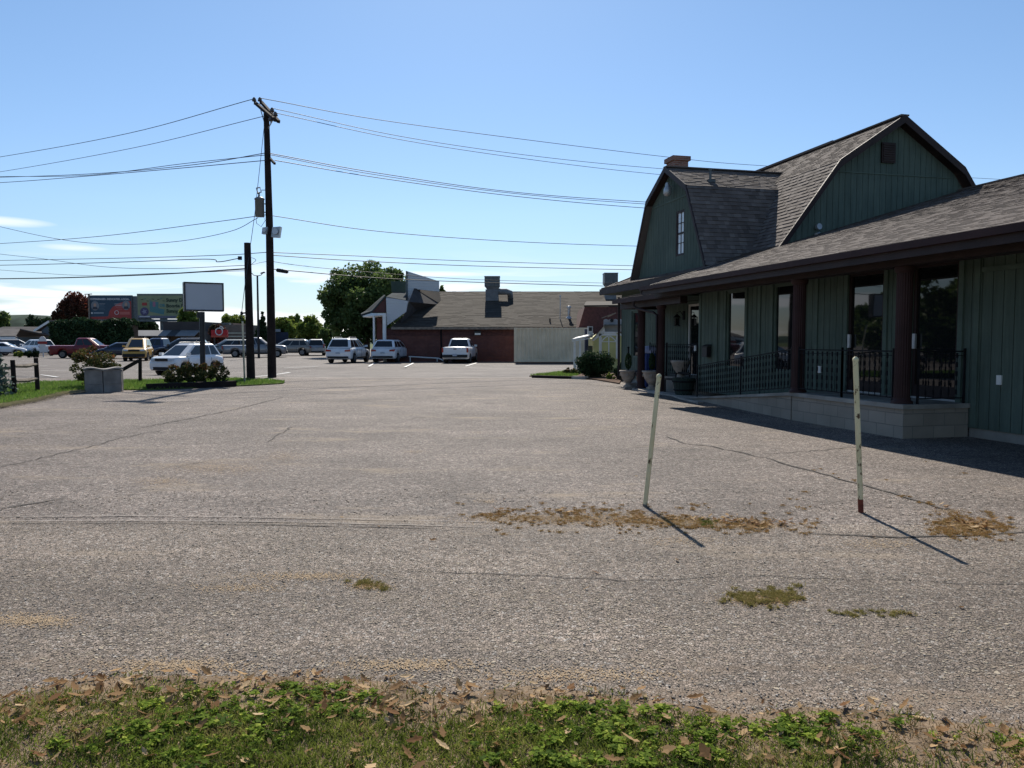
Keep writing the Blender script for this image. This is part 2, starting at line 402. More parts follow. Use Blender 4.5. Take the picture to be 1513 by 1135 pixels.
# ---------------------------------------------------------------- ground
M['palelot']=m_basic('pale worn strip',(.27,.24,.215),.9,.2,1.2,.4,60,spec=.2)
sheet('ground',[(-600,-300),(600,-300),(600,900),(-600,900)],-.42,M['lawn'])
# far lot: a grid with a shallow dip where the road sinks on the left
def dip(x,y): return -.25*math.exp(-(((x+15)/9)**2+((y-42)/5)**2))
mb=MB();nx,ny=60,40;xs=[-190+i*(280)/nx for i in range(nx+1)];ys=[33.75+(j/ny)**1.5*116 for j in range(ny+1)]
mb.add([(x,y,-.03+dip(x,y)) for y in ys for x in xs],[(j*(nx+1)+i,j*(nx+1)+i+1,(j+1)*(nx+1)+i+1,(j+1)*(nx+1)+i) for j in range(ny) for i in range(nx)],smooth=True)
mb.build('far_lot',M['farlot'],kind='structure')
sheet('road',[(-190,-80),(-19,-80),(-15,20),(-14.2,33.9),(-190,33.9)],-.055,M['farlot'])
sheet('parking_lot',[(-24,6.62),(40,6.3),(40,33.0),(-24,33.0)],0,M['lot'])
sheet('driveway',[(-40,-3),(40,-3),(40,6.36),(4.5,6.52),(1,6.70),(-40,6.72)],.004,M['drive'])
sheet('gutter_pavement',[(-11,32.9),(1.5,32.9),(1.5,33.62),(-11,33.62)],.004,M['palelot'])
sheet('back_lot',[(1.4,24),(60,24),(60,33.62),(1.4,33.62)],.002,M['lot'])
ribbon('pavement_joint',[(-14,33.7,0),(-5,33.72,0),(3,33.66,0)],.17,M['crack'],.012,.05,.5,world=True)
ribbon('pavement_joint',[G(0,765),G(190,763),G(420,766),G(600,770),G(760,774)],.014,M['palelot'],.010,.006,world=True)
ribbon('pavement_joint',[G(0,771),G(190,770),G(420,772.5),G(600,777),G(720,781)],.016,M['palelot'],.010,.006,world=True)
ribbon('pavement_joint',[G(0,775),G(190,774),G(420,777),G(640,782)],.014,M['crack'],.010,.008,world=True)
ribbon('pavement_joint',[(1190,789),(1330,795),(1420,793),(1530,786)],.028,M['crack'],.010,.015)
for px,wd in (([(985,645),(1010,655),(1050,660),(1130,677),(1200,697),(1270,716),(1350,738),(1412,757)],.032),
      ([(1120,672),(1180,668),(1265,661),(1342,655)],.022),
      ([(0,691),(130,661),(190,645),(240,636)],.022),([(200,634),(290,617),(345,606),(420,587)],.03),
      ([(250,692),(300,683),(370,670)],.012),([(395,654),(412,643),(432,630)],.02),([(360,574),(500,572),(600,570),(720,571)],.05),
      ([(600,846),(760,851),(920,858),(1100,852),(1300,858),(1530,866)],.009),([(935,590),(1000,598),(1060,603),(1105,612)],.04),([(0,752),(60,742),(100,735)],.03),
      ([(840,566),(900,571),(925,576)],.06)):
    ribbon('pavement_crack',px,wd,M['crack'],.008,.035)
# worn parking lines on the far lot
for a,b in (((407,552.7),(428,549.8)),((345,558.3),(396,554.3)),((200,546),(226,545)),((60,547),(104,546.5)),((688,540.6),(705,535.6)),
            ((420,543),(470,541)),((60,553),(85,556.5)),((545,541),(553,536)),((598,542),(611,536)),((28,541),(70,540))):
    p,q=G(*a),G(*b);ribbon('parking_line',[p,q],.11,M['white'],-.018+min(dip(p[0],p[1]),dip(q[0],q[1]))+.006 if False else -.018,.0,3,taper=False,world=True)
# grass strip on the left between lot and road
def strip(name,pix,z,mat,depth=.5,**kw):
    pts=[G(*p) for p in pix];mb=MB();mb.prism([(x,y,z) for x,y,_ in pts],(0,0,-depth),0);kw.setdefault('kind','structure')
    return mb.build(name,mat,**kw)
leftverge=[(-120,622),(0,600),(50,592),(92,582),(125,577.5),(190,576.5),(217,577),(350,571.2),(385,569.5),(418,567.5),(421,565.5),(405,563),(350,560.5),(200,563.5),(115,565),(60,566),(0,573),(-120,590)]
strip('grass_verge',leftverge,.035,M['lawn'])
rightverge=[(782,556.8),(800,554.5),(825,552),(850,550),(905,549),(920,560),(915,568),(880,562),(852,559.5),(787,557.2)]
strip('planting_bed',rightverge,.05,M['mulch'])
sheet('back_lawn',[(9,-60),(9.5,-20),(60,-20),(60,-60)],.01,M['lawn'])
# foreground verge
edge_px=[(-120,1052),(0,1040),(60,1018),(110,1004),(250,1000),(400,1001),(520,1005),(600,1012),(640,1030),(780,1015),(900,1028),(1000,1042),(1100,1058),(1180,1046),(1300,1052),(1400,1068),(1513,1080),(1650,1090)]
EP=[G(*p) for p in edge_px]
mb=MB()
rowsN=10;vs=[]
for (x,y,_) in EP:
    for k in range(rowsN+1):
        t=k/rowsN; yy=y*(1-t)+1.5*t
        vs.append((x*(1-.25*t) ,yy,.006+.028*min(1,t*4)+(random.uniform(-.006,.006) if 0<k<rowsN else 0)))
n=rowsN+1
mb.add(vs,[(i*n+k,i*n+k+1,(i+1)*n+k+1,(i+1)*n+k) for i in range(len(EP)-1) for k in range(rowsN)],smooth=True)
mb.build('soil_verge',M['soil'],kind='structure')
sheet('rear_lawn',[(-60,-60),(60,-60),(60,2.0),(-60,2.0)],.02,M['lawn'])
# ---------------------------------------------------------------- green barn style building
barn=thing('barn_style_building','dark green barn style shop with shingled gambrel roofs and a columned porch','building',W(0,0,0))
bl=barn
u_a=Vector((AX,AY,0));u_b=Vector((AY,-AX,0))
HO=dict(d1=(2.03,3.07,.58,2.95),d2=(.25,1.30,.58,2.96),w1=(7.0,7.95,.86,2.90),w2=(4.62,5.75,.86,2.92))
mb=MB();boards(mb,[(-9,.16),(9.45,.16),(9.45,3.12),(-9,3.12)],W(0,1.3,0),u_a,-u_b,.203,holes=list(HO.values()))
mb.build('wall',M['siding'],barn)
mb=MB();boards(mb,[(0,.16),(1.05,.16),(1.05,3.3),(0,3.3)],W(9.45,1.3,0),u_b,u_a,.203);mb.build('wall',M['siding'],barn)
mb=MB();boards(mb,[(9.45,.16),(18,.16),(18,3.45),(9.45,3.45)],W(0,2.35,0),u_a,-u_b,.203,holes=[(11.40,12.27,.45,2.75),(15.9,16.9,.95,2.7)])
mb.build('wall',M['siding'],barn)
mb=MB();boards(mb,[(0,.16),(9,.16),(9,3.5),(0,3.5)],W(18,2.35,0),u_b,u_a,.203);mb.build('wall',M['siding'],barn)
mb=MB();mb.ab(-9,-.0,1.32,1.6,-.4,.17);mb.ab(0,18,2.4,2.6,-.4,.17);mb.build('foundation',M['concretedark'],barn)
# floor slab under porch
mb=MB();mb.ab(0,3.05,.02,1.285,-.4,.485);mb.build('porch_base',M['block'],barn)
mb=MB();mb.ab(-.04,3.09,-.02,1.286,.487,.56);mb.build('porch_slab',M['concretedark'],barn)
# ramp: slopes from the slab down along the wall
mb=MB()
mb.hexa([W(3.09,.02,-.4),W(8.5,.58,-.4),W(8.5,1.285,-.4),W(3.09,1.285,-.4),W(3.09,.02,.49),W(8.5,.58,.02),W(8.5,1.285,.02),W(3.09,1.285,.49)])
mb.build('ramp_wall',M['block'],barn)
mb=MB()
mb.hexa([W(3.092,-.02,.492),W(8.6,.55,.012),W(8.6,1.284,.012),W(3.092,1.284,.492),W(3.092,-.02,.56),W(8.6,.55,.05),W(8.6,1.284,.05),W(3.092,1.284,.56)])
mb.build('ramp',M['concretedark'],barn)
mb=MB();mb.prism([W(7.2,.1,-.1),W(8.6,.28,-.1),W(9.6,.55,-.1),W(12.6,.55,-.1),W(12.6,2.34,-.1),W(8.62,2.34,-.1),W(8.62,.36,-.1),W(7.2,.25,-.1)],(0,0,.145));mb.build('entrance_pavement',M['concrete'],barn)
# openings
def opening(h,b,name,panemat,frame,parts='door',trim=True,muntin=0,rail=None):
    a0,a1,z0,z1=h;mb=MB();fw=.07
    if trim:
        mb.ab(a0-.1,a0,b-.05,b-.012,z0-.02,z1+.09,0);mb.ab(a1,a1+.1,b-.05,b-.012,z0-.02,z1+.09,0);mb.ab(a0,a1,b-.05,b-.012,z1,z1+.09,0)
    mb.ab(a0,a1,b+.052,b+.16,z0,z1,1)
    f=mb.build(name,[M['sidingtrim'],frame],barn)
    mb=MB();
    for x0,x1,y0,y1 in ((a0,a0+fw,z0,z1),(a1-fw,a1,z0,z1),(a0+fw,a1-fw,z1-fw,z1),(a0+fw,a1-fw,z0,z0+(.22 if parts=='door' else fw))): mb.ab(x0,x1,b-.004,b+.05,y0,y1)
    if muntin:
        for k in range(1,muntin): zz=z0+(z1-z0)*k/muntin; mb.ab(a0+fw,a1-fw,b+.01,b+.03,zz-.012,zz+.012)
    mb.build('frame',frame,f)
    mb=MB();mb.ab(a0+fw,a1-fw,b+.034,b+.044,z0+fw,z1-fw);mb.build('pane',panemat,f)
    if parts=='door':
        mb=MB();mb.ab(a1-.095+.0,a1-.025,b-.045,b-.006,1.45,1.72,0);mb.build('handle',M['metalgrey'],f)
        mb=MB();mb.ab(a0,a1,b-.02,b+.02,z0-.02,z0+.012,0);mb.build('threshold',M['metalgrey'],f)
    return f
opening(HO['d1'],1.3,'door',M['glass'],M['brown'])
opening(HO['d2'],1.3,'door',M['glass'],M['brown'])
opening(HO['w1'],1.3,'window',M['glass'],M['sidingtrim'],'w')
opening(HO['w2'],1.3,'window',M['glass'],M['sidingtrim'],'w')
w=opening((15.9,16.9,.95,2.7),2.35,'window',M['glass'],M['sidingtrim'],'w')
w=opening((11.40,12.27,.45,2.75),2.35,'door',M['glass'],M['white'],'w')
# trim: corner boards and header band
mb=MB();mb.ab(9.36,9.47,1.262,1.30,.16,2.9);mb.ab(-9,9.45,1.245,1.29,2.955+.03,3.11)
for a in (-.12,4.1,6.35,8.45): mb.ab(a-.05,a+.05,1.258,1.286,.17,2.98)
mb.build('trim',M['sidingtrim'],barn)
mb=MB();mb.ab(-9,-.2,1.262,1.285,2.70,2.78);mb.build('trim',M['sidingtrim'],barn)
# downspout at far corner
mb=MB();mb.tube([W(18.05,2.24,3.3),W(18.05,2.26,.1)],.05,8);mb.build('downspout',M['brown'],barn)
# roofs -----------------------------------------------------------
S=.3
PL=dict(lift=.0045,tab=(.09,.24))
def RZ(b): return 3.08+S*(b+.35)
mb=MB()
shingle(mb,[W(-10,-.42,RZ(-.42)),W(9.62,-.42,RZ(-.42)),W(9.62,1.6,RZ(1.6)),W(-10,1.6,RZ(1.6))],**PL)
shingle(mb,[W(-10,1.6,RZ(1.6)),W(9.62,1.6,RZ(1.6)),W(9.62,10.2,RZ(10.2)),W(-10,10.2,RZ(10.2))],**PL)
shingle(mb,[W(9.62,1.55,RZ(1.55)),W(18.2,1.55,RZ(1.55)),W(18.2,2.45,RZ(2.45)),W(9.62,2.45,RZ(2.45))],**PL)
shingle(mb,[W(9.62,2.45,RZ(2.45)),W(11.3,2.45,RZ(2.45)),W(11.3,4.0,RZ(4.0)),W(9.62,4.0,RZ(4.0))])
mb.build('porch_roof',M['shingle'],barn)
mb=MB();mb.prism([W(-10,10.2,RZ(10.2)),W(9.62,10.2,RZ(10.2)),W(9.62,20.7,3.0),W(-10,20.7,3.0)],(0,0,-.1));mb.build('rear_roof',M['shingle2'],barn)
mb=MB();mb.ab(-10,9.62,10.05,10.35,RZ(10.2)-.03,RZ(10.2)+.022,0,.5);mb.build('ridge_cap',M['shingle'],barn)
# main gambrel roof: section in b-z, ridge along a from 9.4 to 18.2
gb=[(3.68,4.22),(5.69,6.87),(7.86,8.30),(10.08,6.87),(12.05,4.22)]
mb=MB();a0,a1=9.38,18.2
for (b0,z0),(b1,z1) in zip(gb,gb[1:]): shingle(mb,[W(a0,b0,z0),W(a1,b0,z0),W(a1,b1,z1),W(a0,b1,z1)],.15)
shingle(mb,[W(15.9,1.6,3.60),W(18.2,1.6,3.60),W(18.2,2.75,4.05),W(15.9,2.75,4.05)],.15)
shingle(mb,[W(15.9,2.75,4.05),W(18.2,2.75,4.05),W(18.2,3.68,4.85),W(15.9,3.68,4.85)],.15)
mb.build('main_roof',M['shingle'],barn)
mb=MB();mb.ab(9.36,18.22,7.72,8.0,8.29,8.335,0,.4);mb.ab(12.6,18.22,7.74,7.98,8.335,8.37,0,.4);mb.build('ridge_cap',M['shingle'],barn)
def rake(mb,pts,off,w=.16,m=0):
    for p,q in zip(pts,pts[1:]):
        mb.prism([p,q,(q[0],q[1],q[2]-w),(p[0],p[1],p[2]-w)],off,m)
mb=MB();rake(mb,[W(9.355,b,z+.03) for b,z in gb],tuple(u_a*.05),.24);mb.build('rake_board',M['brown'],barn)
mb=MB()
for (b0,z0),(b1,z1) in zip(gb,gb[1:]): mb.prism([W(9.41,b0,z0-.13),W(9.41,b1,z1-.13),W(9.72,b1,z1-.13),W(9.72,b0,z0-.13)],(0,0,-.03))
mb.build('soffit',M['brown'],barn)
mb=MB();boards(mb,[(3.5,3.9),(4.0,4.4),(5.75,6.75),(7.86,8.12),(9.97,6.75),(11.9,4.2),(12,3.9)],W(9.7,0,0),u_b,-u_a,.203);gw=mb.build('gable_wall',M['siding'],barn)
mb=MB();mb.prism([W(9.66,5.60,6.60),W(9.66,9.9,6.60),W(9.66,9.9,6.63),W(9.66,5.60,6.63)],tuple(u_a*.03));mb.build('belt_board',M['sidingtrim'],barn)
mb=MB();mb.prism([W(9.62,7.30,6.95),W(9.62,7.78,6.95),W(9.62,7.78,7.55),W(9.62,7.30,7.55)],tuple(u_a*.06))
for k in range(8): mb.prism([W(9.595,7.34,6.99+k*.068),W(9.595,7.74,6.99+k*.068),W(9.595,7.74,7.03+k*.068),W(9.595,7.34,7.03+k*.068)],tuple(u_a*.03))
mb.build('gable_vent',M['brown'],barn)
# cross gable facing the lot
ga=[(10.75,3.86),(12.1,6.5),(13.65,7.40),(15.2,6.5),(16.55,3.86)]
mb=MB();b0=2.12
def bend(a,z): # where the cross roof meets the main roof at this height
    if z<4.22:return 3.75
    return 3.68+(z-4.22)*(5.69-3.68)/(6.87-4.22) if z<6.87 else 5.69+(z-6.87)*(7.86-5.69)/(8.30-6.87)
for (aa,za),(ab_,zb) in zip(ga,ga[1:]): shingle(mb,[W(aa,b0,za),W(ab_,b0,zb),W(ab_,bend(ab_,zb)+.1,zb),W(aa,bend(aa,za)+.1,za)],.15)
mb.build('cross_roof',M['shingle'],barn)
mb=MB();mb.ab(13.53,13.77,2.1,6.5,7.39,7.43,0,.3);mb.build('ridge_cap',M['shingle'],barn)
mb=MB();rake(mb,[W(a,2.09,z+.03) for a,z in ga],tuple(u_b*.05),.20);mb.build('rake_board',M['brown'],barn)
mb=MB()
for (aa,za),(ab_,zb) in zip(ga,ga[1:]): mb.prism([W(aa,2.15,za-.13),W(ab_,2.15,zb-.13),W(ab_,2.37,zb-.13),W(aa,2.37,za-.13)],(0,0,-.03))
mb.build('soffit',M['brown'],barn)
hw=(12.62,13.24,4.38,5.86)
mb=MB();boards(mb,[(10.85,3.6),(12.15,6.35),(13.65,7.25),(15.15,6.35),(16.45,3.6)],W(0,2.35,0),u_a,-u_b,.203,holes=[hw]);mb.build('gable_wall',M['siding'],barn)
f=opening(hw,2.35,'window',M['blind'],M['brown'],'w',False)
mb=MB();mb.ab(hw[0]+.07,hw[1]-.07,2.36,2.379,5.09,5.15);mb.ab(12.92,12.94,2.362,2.378,4.45,5.8)
for z in (4.8,5.45): mb.ab(hw[0]+.07,hw[1]-.07,2.362,2.378,z-.01,z+.01)
mb.build('muntin',M['brown'],f)
mb=MB();rake(mb,[W(12.15,2.318,6.30),W(13.65,2.318,6.30),W(15.1,2.318,6.30)],tuple(u_b*.02),.05);mb.build('belt_board',M['sidingtrim'],barn)
# gutters, fascias, soffits
mb=MB();mb.ab(-10,9.64,-.50,-.425,2.985,3.095,0);mb.build('gutter',M['brown2'],barn)
mb=MB();mb.ab(-10,9.6,-.425,-.385,2.86,3.02,0);mb.prism([W(9.6,-.44,2.9),W(9.6,2.3,3.72),W(9.6,2.3,3.9),W(9.6,-.44,3.07)],tuple(u_a*.05));mb.build('fascia',M['brown'],barn)
mb=MB();mb.ab(-10,9.6,-.384,1.3,2.96+.01,2.985+.01,0);mb.build('soffit',M['sidingtrim'],barn)
mb=MB();mb.ab(-10,9.6,-.05,.28,2.80,2.968,0);mb.build('porch_beam',M['brown'],barn)
mb=MB();mb.ab(9.66,18.25,1.50,1.57,3.38,3.60,0);mb.prism([W(18.2,1.5,3.38),W(18.2,2.75,3.9),W(18.2,3.9,4.7),W(18.2,3.9,4.9),W(18.2,2.75,4.1),W(18.2,1.5,3.6)],tuple(u_a*.05));mb.build('fascia',M['brown'],barn)
mb=MB();mb.ab(9.66,18.2,1.57,2.35,3.38,3.41,0);mb.build('soffit',M['sidingtrim'],barn)
# lower entrance roof
mb=MB()
shingle(mb,[W(9.7,.62,2.99),W(14.3,.62,2.99),W(14.3,2.33,3.40),W(9.7,2.33,3.40)])
mb.build('entrance_roof',M['shingle'],barn)
mb=MB();mb.ab(9.7,14.36,.53,.60,2.84,2.97,0);mb.build('gutter',M['brown2'],barn)
mb=MB();mb.ab(9.7,14.3,.80,1.02,2.66,2.86,0);mb.ab(14.1,14.3,1.03,2.3,2.66,2.86,0);mb.build('porch_beam',M['brown'],barn)
mb=MB();mb.ab(9.7,14.3,.61,2.3,2.865,2.885,0);mb.build('soffit',M['sidingtrim'],barn)
def column(a,b,z0,z1,r=.125):
    mb=MB();n=20;vs=[]
    mb.lathe([(r*1.35,0),(r*1.35,.04),(r*1.1,.06),(r*1.1,.1)],W(a,b,z0),20)
    c=W(a,b,z0+.1);H_=z1-z0-.2
    prof=[]
    for i in range(40):
        rr=r*(1.0 if i%2 else .93)
        prof.append((c[0]+rr*math.cos(2*math.pi*i/40),c[1]+rr*math.sin(2*math.pi*i/40),c[2]))
    mb.prism(prof,(0,0,H_))
    mb.lathe([(r*1.05,0),(r*1.3,.04),(r*1.3,.1)],W(a,b,z1-.1),20)
    return mb.build('column',M['brown2'],barn)
column(.22,.17,.56,2.80);column(3.02,.12,.56,2.80);column(11.25,.93,.045,2.66,.12);column(12.75,.93,.045,2.66,.12)
# curved downspout
mb=MB();p=[W(12.55,.56,2.84),W(12.55,.57,2.72),W(12.45,.62,2.62),W(11.9,.72,2.52),W(11.5,.78,2.46),W(11.25,.79,2.36),W(11.25,.79,.15)];mb.tube(p,.04,8)
mb.build('downspout',M['brown'],barn)
# soffit lights (white trims, unlit)
for (x,y) in ((1072,418),(1128,410),(1203,400.6),(1388,376),(1499,357),(1030,425)):
    g=G(x,y,2.955);mb=MB();mb.lathe([(.075,0),(.085,.012)],(g[0],g[1],2.957),14);mb.build('soffit_light',M['white'],barn)
# outlets
for a in (2.0+1.95,-.59):
    mb=MB();mb.ab(a-.045,a+.045,1.262,1.287,.90,1.05);mb.build('outlet_cover',M['white'],barn)
# roof vents
mb=MB();c=PY(1030,268,Vector(W(12.6,3.1,0)).y);z=6.82
mb.tube([W(12.55,3.2,6.75),W(12.55,3.2,7.12)],.04,8);mb.disc(W(12.55,3.2,7.14),.06,(0,0,1),.04);mb.rbox(W(12.55,3.2,0)[0],W(12.55,3.2,0)[1],6.72,6.80,.25,.25,.2);mb.build('roof_vent',M['metaldark'],barn)
mb=MB();g=W(9.55,4.95,0);mb.tube([W(9.6,5.1,4.62),W(9.6,5.1,4.75)],.07,8);mb.tube([W(9.45,5.0,4.72),W(9.6,5.2,4.78)],.03,8);mb.disc(W(9.58,5.15,4.95),.09,(.3,-1,.1),.1);mb.build('dryer_vent',M['metalgrey'],barn)
# chimney
mb=MB();mb.ab(16.85,17.5,3.95,4.55,4,8.45);ch=mb.build('chimney',M['brickchim'],barn)
mb=MB();mb.ab(16.78,17.57,3.88,4.62,8.453,8.62);mb.build('chimney_cap',M['brickchim'],ch)
# gable flood light
mb=MB();c=Vector(W(13.42,2.30,6.72));mb.tube([c,c-u_b*.18+Vector((0,0,.03))],.02,6)
q=c-u_b*.2;mb.lathe([(.05,.12),(.075,.05),(.075,0),(.12,-.08),(.13,-.22),(.10,-.3),(.02,-.33)],tuple(q),16);mb.build('gable_lamp',M['metalgrey'],barn)
# wall lantern
mb=MB();c=Vector(W(12.55,2.30,2.40));d=-u_b
mb.ab(12.5,12.6,2.30,2.345,2.27,2.55);mb.tube([c,c+d*.1+Vector((0,0,.14)),c+d*.22+Vector((0,0,.10)),c+d*.22],.012,6)
q=c+d*.22
for s in (-1,1):
    for t in (-1,1): mb.rbox(q.x+s*.075,q.y+t*.075,q.z-.32,q.z-.06,.014,.014,0)
mb.rbox(q.x,q.y,q.z-.34,q.z-.32,.18,.18,0);mb.lathe([(.13,-.06),(.05,.02),(.01,.06)],tuple(q),8)
ln=mb.build('wall_lantern',M['iron'],barn)
mb=MB();mb.rbox(q.x,q.y,q.z-.31,q.z-.08,.12,.12,0);mb.build('lantern_glass',M['glassdark'],ln)
# mailbox on corner
mb=MB();mb.ab(8.72,9.0,1.13,1.255,1.14,1.42);mb.prism([W(8.70,1.11,1.42),W(9.02,1.11,1.42),W(9.02,1.255,1.48),W(8.70,1.255,1.48)],(0,0,.012));mb.build('mailbox',M['black'],barn)
mb=MB();mb.tube([W(9.52,1.2,1.30),W(9.52,1.2,1.45)],.04,8);mb.build('door_bell',M['metalgrey'],barn)
# railings: iron with wavy dashed balusters
def railing(p0,p1,z0,z1,h=.86,low=.09,step=.13,post0=True,post1=True):
    mb=MB();P0=Vector(W(*p0,z0));P1=Vector(W(*p1,z1));L=(P1-P0).length
    up=Vector((0,0,1));mb.bar(P0+up*h,P1+up*h,.035,.022);mb.bar(P0+up*low,P1+up*low,.025,.018);mb.bar(P0+up*(h-.07),P1+up*(h-.07),.012,.012)
    for f,(P) in ((post0,P0),(post1,P1)):
        if f: mb.rbox(P.x,P.y,P.z-.06,P.z+h+.05,.032,.032,0)
    n=int(L/step)
    for i in range(1,n):
        q=P0.lerp(P1,i/n);mb.rbox(q.x,q.y,q.z+low,q.z+h-.06,.010,.010,0)
        k=5
        for j in range(k):  # twisted collars
            zz=q.z+low+.1+(h-.26)*j/(k-1);mb.rbox(q.x,q.y,zz-.042,zz+.042,.021,.021,.4)
    return mb.build('railing',M['iron'],barn)
railing((.35,.10),(1.62,.08),.56,.56);railing((1.62,.08),(2.9,.06),.56,.56)
railing((3.15,.06),(5.45,.27),.56,.33);railing((5.45,.27),(8.25,.62),.33,.06,post0=False)
railing((.02,.30),(.02,1.2),.56,.56)
railing((9.6,1.30),(11.6,1.30),.50,.50,.98);railing((11.65,1.30),(12.9,1.30),.50,.50,.98)
mb=MB();mb.ab(9.55,12.95,1.25,2.34,-.2,.49);mb.build('entrance_platform',M['concretedark'],barn)
# ---------------------------------------------------------------- foliage
def leaf_quads(mb,C,size,m=0,rr=None,flat=0.,rng=RNG):
    n=len(C)
    A=rng.normal(size=(n,3));A/=np.linalg.norm(A,axis=1)[:,None]
    Bv=rng.normal(size=(n,3));
    if flat: A[:,2]*=(1-flat);Bv[:,2]*=(1-flat)
    Bv-=A*(A*Bv).sum(1)[:,None]/((A*A).sum(1)[:,None]+1e-9);Bv/=np.linalg.norm(Bv,axis=1)[:,None]
    s=size*rng.uniform(.6,1.3,(n,1));w=s*rng.uniform(.4,.7,(n,1))
    Nn=np.cross(A,Bv)
    P=np.stack([C-A*s,C+Bv*w+Nn*s*.15,C+A*s,C-Bv*w+Nn*s*.15],1).reshape(-1,3)
    b=len(mb.v);mb.v.extend(map(tuple,P.tolist()))
    mb.f.extend([(b+4*i,b+4*i+1,b+4*i+2,b+4*i+3) for i in range(n)]);mb.m.extend([m]*n);mb.sm.extend([False]*n)
    r=rng.random(n) if rr is None else np.clip(rr+rng.normal(0,.15,n),0,1)
    mb.r.extend(r.tolist())
def crown(mb,c,rad,n,size,blobs=14,seed=1,fill=.35,shape='round',m=0,topbias=None,rs0=.14,rs1=.32):
    rng=np.random.default_rng(seed);c=np.array(c);rad=np.array(rad)*1.06;blobs=int(blobs*2.6)
    K=[]
    while len(K)<blobs:
        p=rng.uniform(-1,1,3)
        if np.linalg.norm(p)<1:
            if shape=='cone' and math.hypot(p[0],p[1])>(.08+.5*(1-p[2])): continue
            K.append(p)
    K=np.array(K)
    per=max(4,n//blobs)
    for k in K:
        q=rng.normal(size=(per,3));q/=np.linalg.norm(q,axis=1)[:,None]
        rs=rng.uniform(rs0,rs1);q*=(rng.random((per,1))**fill)*rs
        if shape=='cone': q*=np.array([.8,.8,.8])*(.35+.65*(1-k[2])/2)
        P=c+(k*(1-rs*.6)+q)*rad
        P=P[P[:,2]>.02]
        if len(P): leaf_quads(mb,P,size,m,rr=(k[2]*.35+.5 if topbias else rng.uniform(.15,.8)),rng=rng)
    return K*rad+c
def tree(name,label,u,vb,w,vt,Y,leaf,n=3000,size=.28,blobs=16,seed=1,trunk=.25,bottom=None,shape='round',group=None,x=None,topbias=None,ztop=None,nolimb=False):
    X=x if x is not None else XY(u,Y);zt=ztop if ztop else ZY(vt,Y);R=w/2*Y/F if x is None else w/2
    zb=bottom if bottom is not None else zt*.22
    t=thing(name,label,'tree',(X,Y,-.1),group=group)
    mb=MB();cz=(zt+zb)/2
    K=crown(mb,(X,Y,cz),(R,R*.9,(zt-zb)/2),n,size,blobs,seed,shape=shape,topbias=topbias)
    mb.build('crown',leaf,t)
    if trunk:
        mb=MB();rr=random.Random(seed)
        mb.tube([(X,Y,-.1),(X+.1,Y,cz*.5),(X-.05,Y,cz),(X,Y,zt*.85)],[trunk,trunk*.75,trunk*.5,trunk*.12],8)
        if not nolimb:
            for k in K[:9]:
                z0=rr.uniform(zb*.8,cz);mb.tube([(X,Y,z0),(X*.5+k[0]*.5,Y*.5+k[1]*.5,z0*.4+k[2]*.6),tuple(k)],[trunk*.4,trunk*.2,trunk*.05],5)
        mb.build('trunk',M['bark'],t)
    return t
# ---------------------------------------------------------------- grass, weeds, leaves
def in_poly(P,x,y):
    c=False;j=len(P)-1
    for i in range(len(P)):
        if (P[i][1]>y)!=(P[j][1]>y) and x<(P[j][0]-P[i][0])*(y-P[i][1])/(P[j][1]-P[i][1])+P[i][0]: c=not c
        j=i
    return c
def blades(mb,XYZ,h,w,m=0,lean=.5,rr=None):
    n=len(XYZ);a=RNG.uniform(0,2*math.pi,n);hh=h*RNG.uniform(.45,1.25,n);l=RNG.uniform(0,lean,n)*hh;la=RNG.uniform(0,2*math.pi,n)
    ww=w*RNG.uniform(.6,1.3,n);dx=np.cos(a)*ww/2;dy=np.sin(a)*ww/2;ox=np.cos(la)*l;oy=np.sin(la)*l
    X,Y,Z=XYZ[:,0],XYZ[:,1],XYZ[:,2]
    P=np.stack([np.stack([X-dx,Y-dy,Z],1),np.stack([X+dx,Y+dy,Z],1),np.stack([X+dx*.6+ox*.4,Y+dy*.6+oy*.4,Z+hh*.6],1),np.stack([X+ox,Y+oy,Z+hh],1),np.stack([X-dx*.6+ox*.4,Y-dy*.6+oy*.4,Z+hh*.6],1)],1).reshape(-1,3)
    b=len(mb.v);mb.v.extend(map(tuple,P.tolist()));mb.f.extend([tuple(range(b+5*i,b+5*i+5)) for i in range(n)])
    mb.m.extend([m]*n);mb.sm.extend([False]*n);mb.r.extend((RNG.random(n) if rr is None else np.clip(rr+RNG.normal(0,.2,n),0,1)).tolist())
edX=[p[0] for p in EP];edY=[p[1] for p in EP]
def edge_y(x): return float(np.interp(x,edX,edY))
from mathutils import noise as mn
def nz(x,y,s,o=0): return mn.noise(Vector((x*s+o,y*s-o,o*.37)))
def soilz(x,y):
    e=edge_y(x);t=max(0,min(1,(e-y)/(e-1.5)));return .006+.028*min(1,t*4)
g1,g2,g3=[],[],[]
for _ in range(150000):
    x=random.uniform(-2.75,2.85);y=random.uniform(2.35,3.75);e=edge_y(x)
    if y>e+.03: continue
    d=e-y;green=min(1,max(0,(d-.10)/.35))*(.55+.9*nz(x,y,1.6,3.))+.25*nz(x,y,5,1)
    if random.random()<green*1.1: g1.append((x,y,soilz(x,y)))
    elif random.random()<(.16+.25*max(0,nz(x,y,3,7)))*min(1,.25+d*5): g2.append((x,y,soilz(x,y)))
mb=MB();g1=np.array(g1);blades(mb,g1,.030,.0048,0,1.5,rr=np.array([.42+.9*nz(x,y,3.5,2)+.35*nz(x,y,11,4) for x,y,z in g1]));mb.build('grass',M['grass'],label='low green grass along the near edge of the driveway',cat='grass',kind='stuff')
mb=MB();blades(mb,np.array(g2),.020,.0042,0,2.2);mb.build('dry_grass',M['drygrass'],label='thin straw coloured dead grass on the bare soil edge',cat='grass',kind='stuff')
